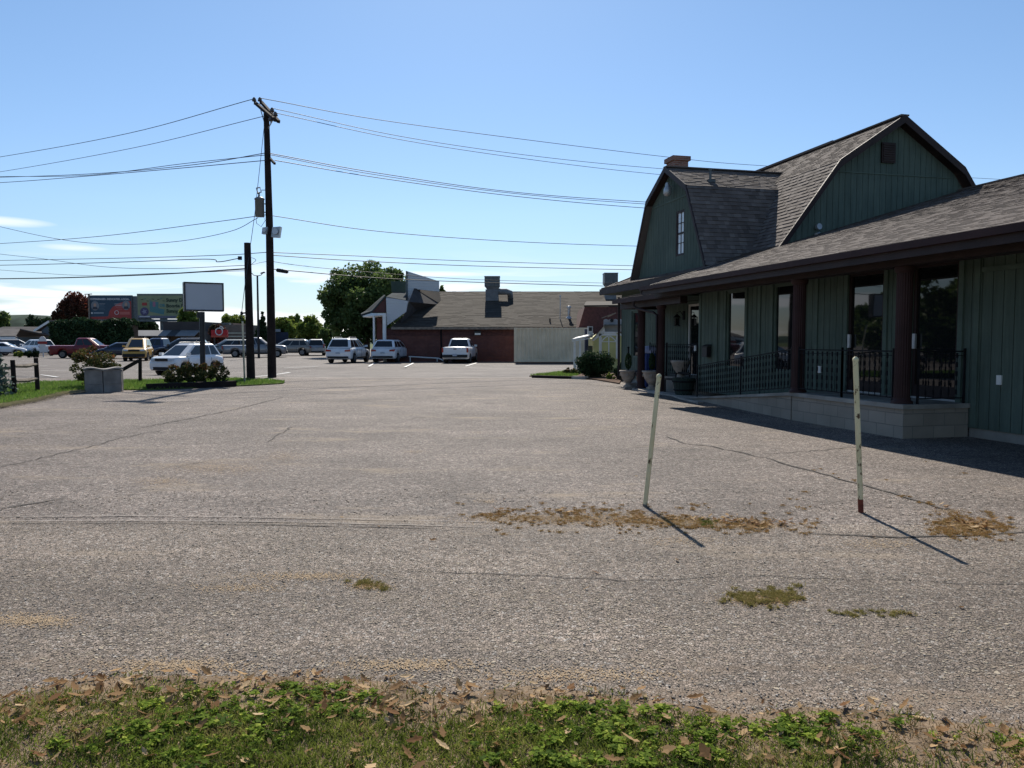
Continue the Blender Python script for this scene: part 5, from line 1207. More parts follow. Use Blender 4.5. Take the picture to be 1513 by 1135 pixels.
# distant hill
mb=MB();n=40;vs=[];rnd=random.Random(5)
hx=[-480+i*20 for i in range(n+1)]
for i,x in enumerate(hx):
    h=ZY(470,420)*math.exp(-((x+275)/60)**2)+3+2*math.sin(i*.9)
    for j in range(6): vs.append((x,410+j*18,(-.4 if j in(0,5) else h*math.sin(j/5*math.pi)+rnd.uniform(-.4,.4))))
mb.add(vs,[(i*6+j,(i+1)*6+j,(i+1)*6+j+1,i*6+j+1) for i in range(n) for j in range(5)],smooth=True)
mb.build('hill',m_basic('wooded hillside',(.05,.075,.055),.95,.4,.08,1.,.3,spec=.05),kind='structure')
# ---------------------------------------------------------------- left houses and carport
roofm=m_basic('grey asphalt roofing',(.12,.11,.105),.9,.25,1.,.5,20,spec=.1);wallg=m_basic('grey blue clapboard',(.10,.13,.15),.8,.2,1,.3,20)
Yh=118
def house(label,u0,u1,vr,ve,Y,wall,uridge=None,dep=9,name='house'):
    x0,x1=XY(u0,Y),XY(u1,Y);ze,zr=ZY(ve,Y),ZY(vr,Y+dep/2);t=thing(name,label,'house',((x0+x1)/2,Y,0))
    mb=MB();mb.box(x0+.4,x1-.4,Y+.4,Y+dep-.4,-.1,ze-.05);mb.build('wall',wall,t)
    mb=MB()
    mb.prism([(x0,Y,ze),(x1,Y,ze),(x1-1.5,Y+dep/2,zr),(x0+1.5,Y+dep/2,zr)],(0,0,.12));mb.prism([(x0,Y+dep,ze),(x1,Y+dep,ze),(x1-1.5,Y+dep/2,zr),(x0+1.5,Y+dep/2,zr)],(0,0,.12))
    mb.prism([(x0,Y,ze),(x0,Y+dep,ze),(x0+1.5,Y+dep/2,zr)],(0,0,.12));mb.prism([(x1,Y,ze),(x1,Y+dep,ze),(x1-1.5,Y+dep/2,zr)],(0,0,.12));mb.build('roof',roofm,t)
    mb=MB();mb.box(x0,x1,Y-.03,Y+.02,ze-.2,ze+.02);mb.build('fascia',M['white'],t)
    for k in range(2):
        xx=x0+(x1-x0)*(.3+.35*k);mb=MB();mb.box(xx,xx+1.1,Y+.36,Y+.41,.9,2.2);mb.build('window',M['glassdark'],t)
    return t
house('low dark roofed house at the far left behind the carport',-40,44,484,499,112,m_basic('brown wall',(.13,.09,.07),.9,.2,1,.3,20))
# gable house beside the hedge
Y=104;xa,xb=XY(62,Y),XY(93,Y);t=thing('house','grey blue gabled house at the left end of the tall hedge','house',((xa+xb)/2,Y,0))
zr=ZY(476,Y);ze=ZY(487,Y)
mb=MB();mb.prism([(xa,Y,-.1),(xb,Y,-.1),(xb,Y,zr-.2),((XY(75,Y)),Y,zr-.2),(xa,Y,ze-.1)],(0,8,0));mb.build('wall',wallg,t)
mb=MB();mb.prism([(xa-.8,Y-.4,ze-.25),(XY(76,Y),Y-.4,zr+.05),(XY(76,Y),Y+8.4,zr+.05),(xa-.8,Y+8.4,ze-.25)],(0,0,.2));mb.prism([(XY(76,Y),Y-.4,zr+.05),(XY(112,Y),Y-.4,zr-.15),(XY(112,Y),Y+8.4,zr-.15),(XY(76,Y),Y+8.4,zr+.05)],(0,0,.2));mb.build('roof',roofm,t)
mb=MB();mb.bar((xa-.8,Y-.43,ze-.2),(XY(76,Y),Y-.43,zr+.08),.06,.28);mb.build('rake_board',M['white'],t)
mb=MB();mb.prism([(XY(42,Y),Y-4,ZY(500,Y)),(XY(76,Y),Y-4,ZY(500,Y)),(XY(70,Y),Y-.3,ZY(494,Y)),(XY(50,Y),Y-.3,ZY(494,Y))],(0,0,.2));mb.build('porch_roof',roofm,t)
for u in (46,60,73): mb=MB();mb.box(XY(u,Y)-.1,XY(u,Y)+.1,Y-3.9,Y-3.7,0,ZY(500,Y));mb.build('porch_post',M['white'],t)
Y=92;x0,x1=XY(-12,Y),XY(47,Y);t=thing('carport','open carport with a low grey roof and white posts at far left','carport',((x0+x1)/2,Y,0))
ze=ZY(503.2,Y)+.4;mb=MB();mb.prism([(x0,Y-3,ze),(x1,Y-3,ze),(x1-2,Y+1,ze+.9),(x0+1,Y+1,ze+.9)],(0,0,.12));mb.prism([(x0,Y+5,ze),(x1,Y+5,ze),(x1-2,Y+1,ze+.9),(x0+1,Y+1,ze+.9)],(0,0,.12));mb.build('roof',roofm,t)
mb=MB();mb.box(x0,x1,Y-3.06,Y-3,ze-.28,ze+.02);mb.build('fascia',M['white'],t)
for u in (10,25,46): mb=MB();mb.box(XY(u,Y)-.12,XY(u,Y)+.12,Y-2.9,Y-2.65,0,ze-.1);mb.build('post',M['white'],t)
mb=MB();mb.box(x0,x1,Y+4.2,Y+4.4,0,ze);mb.build('wall',wallg,t)
# small sign and round shrubs by the far kerb
Y=74;X=XY(63,Y);t=thing('yard_sign','small red and white round topped sign among the far left shrubs','sign',(X,Y,0))
mb=MB();mb.box(X-.05,X+.05,Y,Y+.05,0,1.2);mb.build('post',M['white'],t)
flat('sign_panel',ell(X,1.45,.38,.55),Y-.03,.03,M['white'],t);flat('sign_band',[(X-.45,1.25),(X+.45,1.25),(X+.45,1.5),(X-.45,1.5)],Y-.06,.02,redp,t);flat('sign_base',[(X-.3,.45),(X+.55,.45),(X+.55,1.05),(X-.3,1.05)],Y-.04,.03,M['white'],t)
for i,(u,w,vt,l,lab) in enumerate(((28,14,520,M['leaf_yellow'],'small yellowish shrub at the far left kerb'),(42,13,519,M['leaf_dark'],'round clipped shrub left of its darker twin by the yard sign'),(53,12,519,M['leaf_dark'],'round clipped shrub beside the yard sign post'))):
    bush('clipped_shrub',lab,u,528,w,vt,l,700,.10,8,60+i,0,'shrubs at the far left kerb')
# ---------------------------------------------------------------- storefronts
Y=108;t=thing('storefront','long low shop with dark fascia and grey striped awning','building',(XY(240,Y),Y,0))
dk=m_basic('dark fascia',(.05,.045,.045),.8,.2,.6,.3,10)
mb=MB();mb.box(XY(178,Y),XY(300,Y),Y,Y+12,-.1,ZY(489,Y));mb.build('wall',m_basic('dim shop wall',(.10,.085,.075),.9,.3,.8,.4,10),t)
mb=MB();mb.box(XY(243,Y),XY(299,Y),Y-.3,Y+12.2,ZY(489,Y)+.01,ZY(475.5,Y));mb.build('fascia',dk,t)
mb=MB();
for i,(a,b,m) in enumerate(((178,206,0),(206,234,1),(234,256,1),(256,269,0),(269,297,1))): mb.prism([(XY(a,Y),Y-2.2,ZY(497,Y-2.2)),(XY(b,Y),Y-2.2,ZY(497,Y-2.2)),(XY(b,Y),Y-.31,ZY(489,Y)),(XY(a,Y),Y-.31,ZY(489,Y))],(0,0,.08),m)
mb.build('awning',[m_basic('dark awning',(.05,.055,.06),.8,.1,1,0,10),m_basic('grey awning',(.22,.22,.22),.8,.1,1,0,10)],t)
for a in range(184,296,14): mb=MB();mb.box(XY(a,Y),XY(a+10,Y),Y-.04,Y+.0,.3,2.3);mb.build('shop_window',M['glassdark'],t)
mb=MB();mb.tube([(XY(296,Y-4),Y-4,0),(XY(296,Y-4),Y-4,ZY(468,Y))],.09,8);o=mb.build('steel_pole',M['metalgrey'],origin=(XY(296,Y-4),Y-4,0),label='slim grey steel pole beside the blank sign pole',cat='pole')
Y=112;t=thing('storefront','tan brick shop behind the silver vehicles with pale banding','building',(XY(335,Y),Y,0))
tan=m_brick('tan brick',(.26,.19,.15),(.21,.155,.12),(.2,.17,.14),.4,.2,.02)
mb=MB();mb.box(XY(298,Y),XY(366,Y),Y,Y+14,-.1,ZY(480,Y));mb.box(XY(300,Y),XY(330,Y),Y+4,Y+10,ZY(480,Y)+.01,ZY(476.5,Y));mb.build('wall',tan,t)
mb=MB();mb.box(XY(326,Y),XY(366,Y),Y-.08,Y-.001,ZY(493,Y),ZY(491.5,Y));mb.box(XY(326,Y),XY(366,Y),Y-.08,Y-.001,ZY(498,Y),ZY(496.5,Y));mb.build('band',M['offwhite'],t)
mb=MB();mb.box(XY(300,Y),XY(322,Y),Y-.06,Y-.001,0,ZY(499,Y));mb.build('shop_window',M['glassdark'],t)
mb=MB();mb.box(XY(320,Y),XY(331,Y),Y+2,Y+3,ZY(480,Y)+.01,ZY(476.5,Y));mb.build('roof_unit',M['metaldark'],t)
# red sign with ring
Y=93;X=XY(323,Y);t=thing('shop_sign','red panel sign with a white ring and swoosh emblem','sign',(X,Y,0))
rr=mc('bright red sign',(.42,.015,.02));xa,xb=XY(312,Y),XY(336,Y);za,zb=ZY(498.5,Y),ZY(487.5,Y)
mb=MB();mb.box(xa,xb,Y,Y+.35,za,zb);mb.build('sign_panel',rr,t)
mb=MB();c=(XY(324,Y),ZY(490,Y));R=.42
for i in range(18):
    a=2*math.pi*i/18;b=2*math.pi*(i+1)/18;mb.bar((c[0]+R*math.cos(a),Y-.03,c[1]+R*math.sin(a)),(c[0]+R*math.cos(b),Y-.03,c[1]+R*math.sin(b)),.03,.12)
sw=[(c[0]+.1,c[1]+.62),(c[0]+.35,c[1]+.55),(c[0]+.55,c[1]+.30)]
mb.bar((sw[0][0],Y-.03,sw[0][1]),(sw[1][0],Y-.03,sw[1][1]),.03,.16);mb.bar((sw[1][0],Y-.03,sw[1][1]),(sw[2][0],Y-.03,sw[2][1]),.03,.12);mb.build('emblem',wh,t)
flat('sign_strip',[(xa+.05,za+.02),(xb-.05,za+.02),(xb-.05,za+.22),(xa+.05,za+.22)],Y-.02,.015,mc('dull orange print',(.40,.07,.04)),t)
for u in (316,332): mb=MB();mb.box(XY(u,Y)-.06,XY(u,Y)+.06,Y+.1,Y+.2,-.1,za);mb.build('leg',M['blackmetal'],t)
Y=116;t=thing('storefront','dark blue fronted building with a pale sign, right of the utility pole','building',(XY(410,Y),Y,0))
mb=MB();mb.box(XY(400,Y),XY(425,Y),Y,Y+8,-.1,ZY(491,Y));mb.build('wall',m_basic('dark blue wall',(.03,.04,.07),.8,.2,1,.2,10),t)
mb=MB();mb.box(XY(404,Y),XY(415,Y),Y-.3,Y-.05,ZY(490.5,Y),ZY(486.5,Y));mb.build('sign_panel',mc('pale blue sign',(.28,.31,.35)),t)
Y=100;t=thing('shed','low pale roofed shed between the big tree and the shrubs','building',(XY(512,Y),Y,0))
mb=MB();mb.box(XY(505,Y),XY(525,Y),Y,Y+4,-.1,ZY(494,Y));mb.build('wall',m_basic('beige wall',(.28,.24,.2),.9,.1,1,.2,10),t)
mb=MB();mb.prism([(XY(503,Y),Y-.3,ZY(494,Y)),(XY(522,Y),Y-.3,ZY(494,Y)),(XY(518,Y),Y+2,ZY(486,Y)),(XY(503,Y),Y+2,ZY(487,Y))],(0,0,.1));mb.build('roof',M['metalgrey'],t)
# ---------------------------------------------------------------- brick building
Yb=59.;t=brickb=thing('brick_building','low red brick building with a long brown roof and white false front','building',(XY(740,Yb),Yb,0))
bxl,bxr=XY(570,Yb),XY(960,Yb);ze=ZY(484,Yb)
mb=MB();mb.box(bxl,bxr,Yb,Yb+17,-.1,ze-.62);mb.build('wall',M['brick'],t)
mb=MB();mb.box(bxl-.02,bxr,Yb-.03,Yb+17,ze-.615,ze-.06);mb.build('header_band',M['brickcap'],t)
ys=Yb+8.5
def rp(u,v,Y): return PY(u,v,Y)
E0=PY(578,483,Yb-.5);Ez=E0[2];xr=XY(960,Yb)
R0=PY(655,431,ys)
mb=MB()
shingle_pts=[(E0[0],Yb-.5,Ez),(xr,Yb-.5,Ez),(xr,ys,R0[2]),(R0[0]-1.2,ys,R0[2])]
shingle(mb,shingle_pts,.28,(.3,1.1),.012,.18)
mb.prism([(E0[0],Yb+17.5,Ez),(xr,Yb+17.5,Ez),(xr,ys,R0[2]),(R0[0]-1.2,ys,R0[2])],(0,0,-.15));mb.prism([(E0[0],Yb-.5,Ez),(E0[0],Yb+17.5,Ez),(R0[0]-1.2,ys,R0[2])],(0,0,-.15),0,.3)
mb.build('roof',M['shingle2'],t)
mb=MB();mb.box(E0[0],xr,Yb-.56,Yb-.48,Ez-.20,Ez-.02);mb.build('fascia',M['greywood'],t)
mb=MB();xx=XY(652,Yb);mb.tube([(xx,Yb-.12,Ez-.2),(xx,Yb-.12,0)],.06,8);mb.build('downspout',M['iron'],t)
mb=MB();xx=XY(706,Yb);mb.box(xx-.25,xx+.25,Yb-.28,Yb-.03,ZY(493.5,Yb)-.1,ZY(489,Yb));wl=mb.build('wall_light',M['black'],t)
mb=MB();mb.box(xx-.22,xx+.22,Yb-.30,Yb-.285,ZY(495,Yb),ZY(492.3,Yb));mb.build('light_lens',M['lens'],wl)
# false front: white lap siding pieces with real depth
def m_lap():
    tt=NT('white lap siding');uv=tt.coord('UV');sx=tt.n('ShaderNodeSeparateXYZ');tt.l(uv,sx.inputs[0])
    mm=tt.n('ShaderNodeMath');mm.operation='MULTIPLY';tt.l(sx.outputs[1],mm.inputs[0]);mm.inputs[1].default_value=5.
    fr=tt.n('ShaderNodeMath');fr.operation='FRACT';tt.l(mm.outputs[0],fr.inputs[0])
    tt.pbr((.52,.53,.54),.6,tt.bump(fr.outputs[0],1.,.03),0,.3);return tt.mat
M['lap']=m_lap();M['slate']=m_basic('dull slate roofing',(.045,.055,.06),.95,.3,1.5,.3,20,spec=.05)
def pl(pts,Y,th,mat,name='false_front'):
    mb=MB();mb.prism([PY(u,v,Y) for u,v in pts],(0,th,0));return mb.build(name,mat,t)
Yf=Yb+4
pl([(602.5,401),(648.5,415.5),(648.5,431),(611,427),(602.5,455)],Yf,.3,M['lap'])
pl([(599.5,400),(602.3,401),(602.3,445),(599.5,444)],Yf-.05,.4,M['metaldark'],'edge_trim')
pl([(570.3,439.5),(602.3,444.6),(599.5,461),(571.8,481)],Yb-.2,.3,M['lap'])
def poly3(name,pts,th,mat):
    mb=MB();mb.prism([PY(*p) for p in pts],th);return mb.build(name,mat,t)
poly3('dormer_roof',[(612,426,Yf-.3),(652.5,450.5,Yb+5.6),(615,457.5,Yb+3.2),(592.5,475.5,Yb+.3),(604,446,Yb+1.0)],(0,.12,-.12),M['shaderoof'] if 'shaderoof' in M else m_basic('shaded steep roofing',(.05,.045,.045),.9,.3,2,.4,20))  # shade on this dormer slope is put into its dark roofing colour
poly3('dormer_roof',[(612,426,Yf-.32),(649,430.5,ys-1.5),(652.8,450.3,Yb+5.5)],(0,.1,-.12),M['shingle2'])
pl([(577.5,415.5),(599.4,416),(599.4,432),(578.5,431.6)],Yf+1.5,.3,m_basic('dark green panel',(.035,.06,.05),.7,.2,2,.2,20),'sign_back')
poly3('metal_roof',[(570.5,438.5,Yb-.1),(599.4,443.6,Yb-.1),(599.4,432.2,Yf+1.2),(581,432,Yf+1.2)],(0,0,-.12),M['slate'])
poly3('portico_gable',[(549.5,462,Yb-.1),(569.8,439.6,Yb-.1),(570,462,Yb-.1)],(0,.25,0),M['brickcap'])
poly3('portico_roof',[(534,467,Yb-.6),(549.3,462,Yb-.2),(569.5,438.8,Yb-.2),(567,438.4,Yb+3),(540,462,Yb+3),(533,466,Yb+3)],(0,0,.14),M['slate'])
poly3('portico_fascia',[(536,468.5,Yb-.5),(570,465.5,Yb-.3),(570,462.8,Yb-.3),(549,462.8,Yb-.3),(536,466.5,Yb-.5)],(0,2.5,0),M['white'])
for u,w in ((553,.06),(568.5,.12)):
    mb=MB();xx=XY(u,Yb-.3);mb.box(xx-w,xx+w,Yb-.5,Yb-.2,-.1,ZY(466,Yb-.3));mb.build('portico_column',M['white'],t)
mb=MB();mb.box(XY(556,Yb+2),XY(566,Yb+2),Yb+2.2,Yb+2.4,-.1,ZY(470,Yb+2));mb.build('portico_wall',M['brickcap'],t)
# rooftop units
M['ductgrey']=m_basic('dull duct metal',(.16,.17,.18),.7,.25,3,.15,20,metal=.2)
def hvac(label,u0,u1,vt,vm,vb,Y,duct):
    xa,xb=XY(u0,Y),XY(u1,Y);o=thing('rooftop_unit',label,'air conditioner',((xa+xb)/2,Y,ZY(vb,Y)),group='rooftop cooling units')
    mb=MB();mb.box(xa,xb,Y,Y+1.3,ZY(vm,Y),ZY(vt,Y))
    mb.build('housing',M['metaldark'],o)
    mb=MB()
    for k in range(9): xx=xa+.1+(xb-xa-.2)*k/8;mb.box(xx-.015,xx+.015,Y-.03,Y-.001,ZY(vm,Y)+.1,ZY(vt,Y)-.1)
    mb.box(xa-.02,xb+.02,Y-.04,Y+1.34,ZY(vt,Y)+.003,ZY(vt,Y)+.06);mb.build('louvre',M['ductgrey'],o)
    xm=(xa+xb)/2;mb=MB();z1=ZY(vm,Y)-.003;z0=ZY(vb,Y)-.5
    mb.hexa([(xa+.2,Y+.15,z1-.25),(xb-.15,Y+.15,z1-.25),(xb-.15,Y+1.15,z1-.25),(xa+.2,Y+1.15,z1-.25),(xa+.03,Y+.03,z1),(xb-.03,Y+.03,z1),(xb-.03,Y+1.2,z1),(xa+.03,Y+1.2,z1)])
    mb.box(xa+.08,xb-.12,Y+.1,Y+1.3,z0,z1-.253)
    if duct: mb.tube([(xb-.3,Y+.5,ZY(430.5,Y)),(xb+.55,Y+.5,ZY(430.5,Y)),(xb+.85,Y+.5,ZY(432,Y)),(xb+.9,Y+.9,ZY(440,Y))],[.27,.27,.25,.25],12)
    mb.build('duct',M['ductgrey'],o)
hvac('dark cooling unit on a metal duct at the middle of the brown roof',716,738.5,409,423,441,Yb+5.8,True)
hvac('dark cooling unit at the right end of the brown roof beside the green eave',892.5,912.5,404,419,436,Yb+6.2,False)
def zroof(Y): return Ez+(R0[2]-Ez)*(Y-(Yb-.5))/(ys-Yb+.5)
def on_roof_Y(u,v):
    lo,hi=Yb-.5,ys
    for _ in range(40):
        m=(lo+hi)/2
        if PY(u,v,m)[2]<zroof(m): lo=m   # ray below the roof: farther up
        else: hi=m
    return (lo+hi)/2
mb=MB();Y=Yb+1.2;xx=XY(827.5,Y);mb.tube([(xx,Y,zroof(Y)-.1),(xx,Y,ZY(438,Y))],.04,6);mb.lathe([(.05,0),(.09,.05),(.03,.15)],(xx,Y,ZY(439,Y)),8);mb.build('mast',M['metalgrey'],t)
mb=MB();Y=Yb+1.6;xx=XY(840.5,Y);mb.tube([(xx,Y,zroof(Y)-.05),(xx,Y,ZY(455,Y))],.11,10);mb.lathe([(.17,0),(.18,.10),(.05,.16)],(xx,Y,ZY(455,Y)),12);mb.lathe([(.3,-.1),(.14,.12)],(xx,Y,zroof(Y)),10);mb.build('flue',M['metalgrey'],t)
mb=MB();Y=Yb+.6;xx=XY(812.5,Y);mb.tube([(xx,Y,zroof(Y)-.1),(xx,Y,zroof(Y)+.28)],.06,8);mb.build('vent_pipe',M['black'],t)
# projecting wing at right
Y=Yb-3;t2=t
mb=MB();mb.prism([PY(855,484,Y),PY(930,484,Y),PY(930,453.5,Y),PY(864,453.5,Y)],(0,5,0));mb.box(XY(857,Y),XY(930,Y),Y,Y+3,-.1,ZY(484,Y)-.01);mb.build('wing_wall',M['brickcap'],t)
mb=MB();mb.prism([PY(863,453.5,Y-.1),PY(930,453.0,Y-.1),PY(930,447,Y+6),PY(866,447.5,Y+6)],(0,0,.12));mb.build('wing_roof',M['shingle2'],t)
# white pipe barrier lying near the crossover
mb=MB();mb.tube([PY(604,527,58.6),PY(648,529.5,58.6),PY(655,533,58.3)],.05,8);g_=PY(604,527,58.6)
mb.tube([(PY(606,527,58.6)[0],58.6,-.03),PY(606,527,58.6)],.05,6);mb.tube([(PY(646,527,58.6)[0],58.6,-.03),PY(646,529,58.6)],.05,6)
mb.build('guard_rail',M['white'],origin=(g_[0],g_[1],0),label='low white pipe rail along the foot of the brick wall',cat='railing')
# ---------------------------------------------------------------- container
Y=54.2;xa,xb=XY(759.5,Y),XY(868,Y);za,zb=ZY(535,Y),ZY(484.2,Y);t=thing('shipping_container','cream corrugated shipping container beside the brick wall','container',((xa+xb)/2,Y,0))
mb=MB();cream=m_basic('cream container paint',(.70,.58,.40),.6,.12,1.2,.1,10,c2=(.78,.66,.48))
x=xa+.12;vs=[];k=0;per=.28
pts=[]
while x<xb-.1:
    pts+= [(x,0),(x+per*.3,0),(x+per*.5,.05),(x+per*.8,.05)];x+=per
pts=[(p,o) for p,o in pts if p<xb-.1]
for (p,o),(p2,o2) in zip(pts,pts[1:]): mb.face([(p,Y+.02+o,za+.16),(p2,Y+.02+o2,za+.16),(p2,Y+.02+o2,zb-.1),(p,Y+.02+o,zb-.1)])
mb.box(xa+.1,xb-.1,Y+.10,Y+2.40,za+.1,zb-.02);mb.build('side_panel',cream,t)
mb=MB()
for q4 in ((xa,xa+.14,za,zb),(xb-.14,xb,za,zb),(xa+.14,xb-.14,zb-.1,zb),(xa+.14,xb-.14,za,za+.16)): mb.box(q4[0],q4[1],Y,Y+.14,q4[2],q4[3])
mb.build('frame',cream,t)
mb=MB()
for k in range(14): xx=xa+.3+k*(xb-xa-.6)/13;mb.box(xx-.05,xx+.12,Y-.005,Y+.1,zb+.002,zb+.03,0)
mb.build('roof_edge_wear',M['rust'],t)
# ---------------------------------------------------------------- yellow playhouse
Y=39.5
def px_(u,v,dy=0): return PY(u,v,Y+dy)
t=thing('playhouse','small yellow playhouse shed with white trim and a side porch','playhouse',(XY(885,Y),Y,0))
yel=m_basic('pale yellow siding',(.50,.47,.20),.7,.12,2,.15,20)
mb=MB();mb.prism([px_(877,562),px_(920,562),px_(920,496),px_(916,491),px_(893,490.5),px_(877,500.5)],(0,2.6,0));mb.build('wall',yel,t)
mb=MB()
def wb(pts,o=-.03,th=.03): mb.prism([px_(u,v,o) for u,v in pts],(0,th,0))
wb([(874,503),(877,500),(892.5,481.5),(894,490),(877.5,504)]);wb([(892,490.2),(911,490.2),(911,493),(892,493)]);wb([(909,490.2),(912,490.2),(920,494.5),(920,498)])
wb([(885,493),(888,493),(888,530),(885,530)]);wb([(911,494),(913.5,494),(913.5,530),(911,530)]);wb([(888,493.2),(911,493.2),(911,496),(888,496)])
mb.build('trim',M['white'],t)
mb=MB();arch=[(888.5+ (i/10)*10.6,505-8*math.sin(math.pi/2*(i/10))) for i in range(11)]
mb.prism([px_(u,v,-.05) for u,v in [(888.6,530),(899,530),(899,497.5)]+[(x,y) for x,y in reversed(arch[:-1])]],(0,.02,0));mb.build('door',yel,t)
mb=MB();mb.prism([px_(u,v,-.05) for u,v in [(910.6,530),(900,530),(900,497.5)]+[(1799.2-x,y) for x,y in reversed(arch[:-1])]],(0,.02,0));mb.build('door',yel,t)
mb=MB()
for u0,u1 in ((888.2,889.2),(898.8,900.3),(910,911)): wb([(u0,498),(u1,498),(u1,530),(u0,530)],-.075,.02)
wb([(888.6,504.5),(910.8,504.5),(910.8,505.6),(888.6,505.6)],-.08,.02)
for sx in (0,1):
    pr=None
    for i in range(11):
        x,y=arch[i];x=x if not sx else 1799.2-x
        if pr: mb.bar(px_(*pr,-.07),px_(x,y,-.07),.02,.05)
        pr=(x,y)
mb.build('door_trim',M['white'],t)
mb=MB();mb.prism([px_(893,481,-.2),px_(874,501.5,-.2),px_(874,501.5,2.8),px_(893,481,2.8)],(.05,0,.06));mb.prism([px_(893,481,-.2),px_(921,481,-.2),px_(921,480.4,2.8),px_(893,480.4,2.8)],(0,0,.05));mb.build('roof',M['metaldark'],t)
mb=MB();sc=[(892,473.5)]+[(892+28*i/24,473+1.6*abs(math.sin(i*math.pi/6))*(-1)) for i in range(25)]+[(920,490),(893.5,490),(892,483)]
mb.prism([px_(u,v,.2) for u,v in sc],(0,.06,0));mb.build('scalloped_board',m_basic('grey facade board',(.34,.34,.36),.8,.1,2,.1,20),t)
mb=MB();mb.disc(px_(904,473.5,.15),.09,(0,1,0),.05);mb.build('finial_ring',M['black'],t)
mb=MB();mb.bar(px_(889,470,.4),px_(910,462.5,.4),.05,.05);mb.bar(px_(898,468.5,.4),px_(910,462.5,.6),.04,.04);mb.build('roof_bar',M['greywood'],t)
mb=MB();mb.prism([px_(845.5,503,-.8),px_(867,498.5,-.8),px_(877,494.5,1.0),px_(852,500,1.0)],(0,0,.07));mb.build('porch_roof',M['white'],t)
mb=MB();mb.prism([px_(845.5,505.2,-.82),px_(872,500.5,-.82),px_(872,499.3,-.82),px_(845.5,503.5,-.82)],(0,.04,0));mb.build('porch_fascia',M['white'],t)
for u in (849,857): mb=MB();xx=px_(u,530,-.75)[0];mb.box(xx-.05,xx+.05,Y-.78,Y-.68,0,ZY(504,Y-.75));mb.build('porch_post',M['white'],t)
mb=MB();
for u in (848,850.5,853,855.5): xx=px_(u,530,-.75)[0];mb.box(xx-.03,xx+.03,Y-.80,Y-.785,.02,ZY(528,Y-.75))
xx0,xx1=px_(847.5,530,-.75)[0],px_(866,530,-.75)[0];mb.box(xx0,xx1,Y-.83,Y-.802,ZY(528.5,Y-.75),ZY(526.8,Y-.75));mb.build('porch_rail',M['white'],t)
mb=MB();xx=px_(872,488,.5)[0];mb.box(xx-.13,xx+.13,Y+.4,Y+.7,ZY(499,Y),ZY(482,Y));c_=mb.build('chimney_box',M['metalgrey'],t)
mb=MB();mb.box(xx-.08,xx+.08,Y+.37,Y+.399,ZY(489,Y),ZY(483.5,Y));mb.build('chimney_window',M['black'],c_)
mb=MB();xx=px_(872,515,-.05)[0];mb.box(xx-.11,xx+.13,Y-.04,Y-.003,ZY(521,Y),ZY(511,Y));mb.build('window',M['glassdark'],t)
mb=MB();mb.box(px_(864.5,500,1.6)[0],px_(869.5,500,1.6)[0],Y+1.6,Y+2,0,ZY(486.5,Y+1.6));mb.build('corner_board',mc('dark blue board',(.02,.03,.07)),t)
# ---------------------------------------------------------------- bushes and planters by the entrance
bush('juniper_bush','large low dark juniper mound before the yellow playhouse',885,560.5,58,521,M['leaf_dark'],14000,.045,26,31,1.0,depth=.7,topbias=False,stems=4,rs=(.26,.42))
bush('boxwood_bush','small round boxwood bush left of the first stone urn',918,562.5,22,537.5,M['leaf_dark'],2600,.03,14,32,.3,topbias=False,stems=3)
bush('ground_shrub','straggly low shrub left of the juniper mound',845,556,26,544,M['leaf_mixed'],900,.05,10,34,.6,depth=.6)
bush('ground_shrub','pale green low weeds between the juniper and the boxwood',903,562,14,551,M['leaf_yellow'],400,.04,6,35,.1)
a=Vector(G(787,558.2));b=Vector(G(845,560.0));c=Vector(G(867,560.8));
mb=MB();mb.bar((a.x,a.y,.05),(b.x,b.y,.05),.16,.12);mb.build('landscape_timber',M['wood'],origin=tuple(a),label='dark landscape timber edging the bed before the playhouse, left piece',cat='timber')
mb=MB();mb.bar((b.x+.05,b.y,.06),(c.x,c.y,.06),.22,.13);mb.build('concrete_edging',M['concrete'],origin=tuple(b),label='short grey concrete kerb below the juniper mound',cat='kerb')
stone=m_basic('cast stone',(.29,.25,.21),.85,.3,6,.5,50)
def urn(label,u,vb,vt,s=1.):
    g=G(u,vb);t=thing('stone_urn',label,'planter',(g[0],g[1],.0),group='stone urns by the entrance')
    mb=MB();mb.rbox(0,0,0,.05*s,.36*s,.36*s,.2);mb.lathe([(.17*s,.051),(.165*s,.10),(.10*s,.14*s),(.085*s,.19*s),(.12*s,.22*s),(.15*s,.26*s),(.22*s,.36*s),(.265*s,.48*s),(.275*s,.55*s),(.305*s,.57*s),(.305*s,.615*s),(.25*s,.62*s),(.24*s,.58*s)],(0,0,0),24);mb.build('bowl',stone,t,local=True)
    for q in range(4): mb=MB();a=q*math.pi/2-1.9;mb.disc((.27*s*math.cos(a),.27*s*math.sin(a),.47*s),.05*s,(math.cos(a),math.sin(a),0),.03);mb.build('rosette',stone,t,local=True)
    mb=MB();mb.lathe([(.24*s,.585*s),(.02,.60*s)],(0,0,0),16);mb.build('soil',M['mulch'],t,local=True)
    return t,g
def topiary(label,t,g,s,r=.13,h=.5):
    o=thing('topiary',label,'shrub',(g[0],g[1],.6*s));mb=MB();rng=np.random.default_rng(int(g[0]*100))
    N=1500;f=rng.random(N);a=rng.uniform(0,6.283,N);rad=r*np.sqrt(np.clip(1-(2*f-1)**2,.05,1))*(1-.25*f)*(.8+.2*rng.random(N))
    leaf_quads(mb,np.stack([g[0]+np.cos(a)*rad,g[1]+np.sin(a)*rad,.62*s+f*h],1),.022,rng=rng);mb.build('foliage',M['leaf_dark'],o)
    mb=MB();mb.tube([(g[0],g[1],.58*s),(g[0],g[1],.6*s+h*.8)],[.015,.005],5);mb.build('stem',M['bark'],o)
t,g=urn('stone urn farther from the camera, left of its twin',928,574,547,.98);topiary('slim dark topiary growing in the farther stone urn',t,g,1.05,.13,.52)
